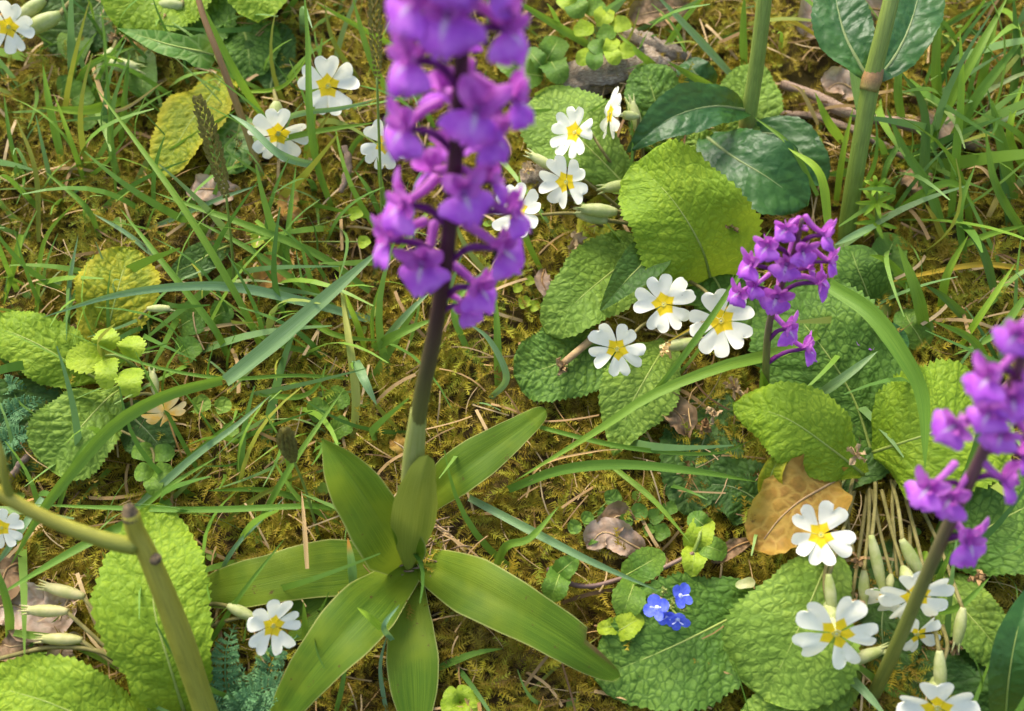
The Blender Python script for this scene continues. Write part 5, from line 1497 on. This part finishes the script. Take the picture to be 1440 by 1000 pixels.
many(Mlow, (GG, GL, GG, GO), [
    ([(355, 752), (410, 655), (485, 545)], (4, 30, 34), 10), ([(185, 720), (270, 645), (330, 600), (382, 555)], (6, 30, 34, 30), 12), ([(200, 700), (270, 640), (350, 573)], (4, 20, 26), 8),
    ([(528, 568), (567, 614)], (26, 4), 7), ([(470, 720), (380, 690), (290, 690)], (4, 14, 16), 10), ([(300, 830), (330, 770), (400, 700)], (4, 22, 26), 7),
    ([(480, 740), (420, 700), (380, 640)], (4, 20, 24), 8), ([(310, 740), (360, 700), (440, 660)], (4, 18, 20), 8), ([(150, 760), (230, 690), (310, 640)], (4, 22, 24), 9),
    ([(60, 700), (20, 760), (-10, 800)], (24, 26, 10), 11), ([(80, 720), (110, 640), (150, 600)], (4, 22, 30), 8), ([(620, 880), (650, 850), (700, 830)], (4, 8, 8), 5), ([(0, 960), (50, 900), (90, 860)], (2, 10, 12), 6),
    ([(545, 1010), (535, 940), (545, 890)], (2, 14, 20), 7), ([(470, 1010), (482, 960), (490, 900)], (2, 14, 20), 8), ([(720, 1000), (780, 940), (850, 890)], (2, 8, 10), 5)])
many(Rtall, (GG, GG, GB, GD), [
    ([(1290, 230), (1341, 133), (1376, 70), (1420, -10)], (6, 44, 62, 74), 17), ([(1330, 215), (1376, 133), (1446, 45)], (6, 40, 56), 17), ([(1337, 305), (1345, 210), (1352, 122), (1350, 40)], (4, 34, 58, 74), 13),
    ([(1295, 300), (1300, 160), (1265, 98)], (4, 42, 56), 15), ([(1330, 345), (1306, 266), (1271, 210), (1246, 150)], (4, 30, 44, 54), 16), ([(1425, 280), (1408, 200), (1392, 135)], (4, 30, 44), 18),
    ([(1260, 300), (1299, 271), (1340, 258), (1372, 290)], (10, 28, 32, 24), 13), ([(1310, 48), (1355, 21), (1408, -4)], (14, 30, 34), 9), ([(1372, 150), (1385, 95), (1405, 10)], (4, 30, 52), 13),
    ([(1322, 160), (1316, 90), (1322, -10)], (4, 34, 64), 15), ([(1335, 355), (1390, 330), (1446, 316)], (8, 18, 18), 10), ([(1400, 420), (1380, 350), (1340, 300)], (4, 26, 34), 14),
    ([(1440, 330), (1400, 260), (1385, 180)], (4, 34, 52), 13), ([(1360, 380), (1350, 300), (1372, 230)], (4, 30, 44), 11), ([(1290, 420), (1250, 370), (1222, 358)], (4, 26, 32), 15),
    ([(1420, 160), (1430, 80), (1425, -10)], (4, 34, 60), 12), ([(1270, 180), (1262, 120), (1275, 40)], (4, 28, 46), 13), ([(1440, 420), (1400, 470), (1340, 500)], (20, 20, 10), 12),
    ([(1450, 250), (1420, 190), (1440, 110)], (4, 30, 46), 12), ([(1370, 460), (1330, 420), (1300, 400)], (4, 22, 26), 14), ([(1400, 540), (1370, 480), (1310, 450)], (4, 24, 30), 14)])
many(Ltop, (GG, GB, GG, GO), [
    ([(163, 275), (160, 225), (150, 100), (141, -10)], (2, 20, 56, 78), 5), ([(90, 240), (70, 150), (60, 90)], (2, 26, 38), 12), ([(170, 200), (175, 140), (182, 70)], (2, 26, 44), 9),
    ([(430, 250), (440, 200), (470, 150)], (4, 24, 34), 7), ([(610, 180), (570, 90), (560, 20)], (4, 40, 62), 10), ([(575, 75), (500, 35), (442, 2)], (6, 34, 44), 9),
    ([(100, 130), (130, 90), (190, 65)], (6, 26, 32), 10), ([(55, 340), (50, 240), (20, 160)], (2, 30, 44), 8), ([(205, 240), (250, 205), (340, 150)], (4, 20, 24), 8), ([(120, 260), (100, 200), (75, 130)], (2, 26, 38), 8),
    ([(480, 260), (500, 200), (560, 160)], (2, 24, 30), 9), ([(510, 120), (470, 60), (455, 0)], (2, 28, 46), 8), ([(30, 250), (15, 200), (5, 130)], (2, 22, 34), 7), ([(340, 130), (400, 120), (445, 60)], (10, 22, 30), 6)])
many(Log_, (GG, GL, GB, GG, GB), [
    ([(835, 68), (770, 28), (712, -8)], (12, 34, 44), 13), ([(1030, 108), (970, 42), (920, -10)], (10, 34, 48), 12), ([(928, 98), (900, 77), (868, 46)], (6, 24, 28), 11), ([(1008, 126), (970, 105), (938, 86)], (12, 26, 28), 12),
    ([(922, 90), (960, 30), (995, -10)], (4, 24, 34), 10), ([(1047, 100), (1045, 46), (1047, -10)], (4, 28, 50), 12), ([(1215, 182), (1198, 80), (1188, -10)], (10, 60, 84), 16), ([(1186, 200), (1163, 168), (1146, 130)], (10, 34, 44), 14),
    ([(1150, 275), (1112, 206), (1060, 164)], (30, 48, 44), 8), ([(1165, 320), (1152, 244), (1108, 208)], (44, 62, 58), 14), ([(1208, 240), (1160, 246)], (10, 20), 13), ([(1230, 318), (1172, 345)], (30, 44), 12), ([(1175, 290), (1185, 220), (1200, 150)], (4, 30, 48), 10),
    ([(790, 157), (725, 158)], (30, 36), 9), ([(760, 380), (735, 320), (730, 240)], (4, 24, 40), 10), ([(1265, 200), (1245, 240), (1240, 290)], (30, 24, 4), 9)])
for o_ in bpy.data.objects:
    if '_o' in o_:
        del o_['_o']
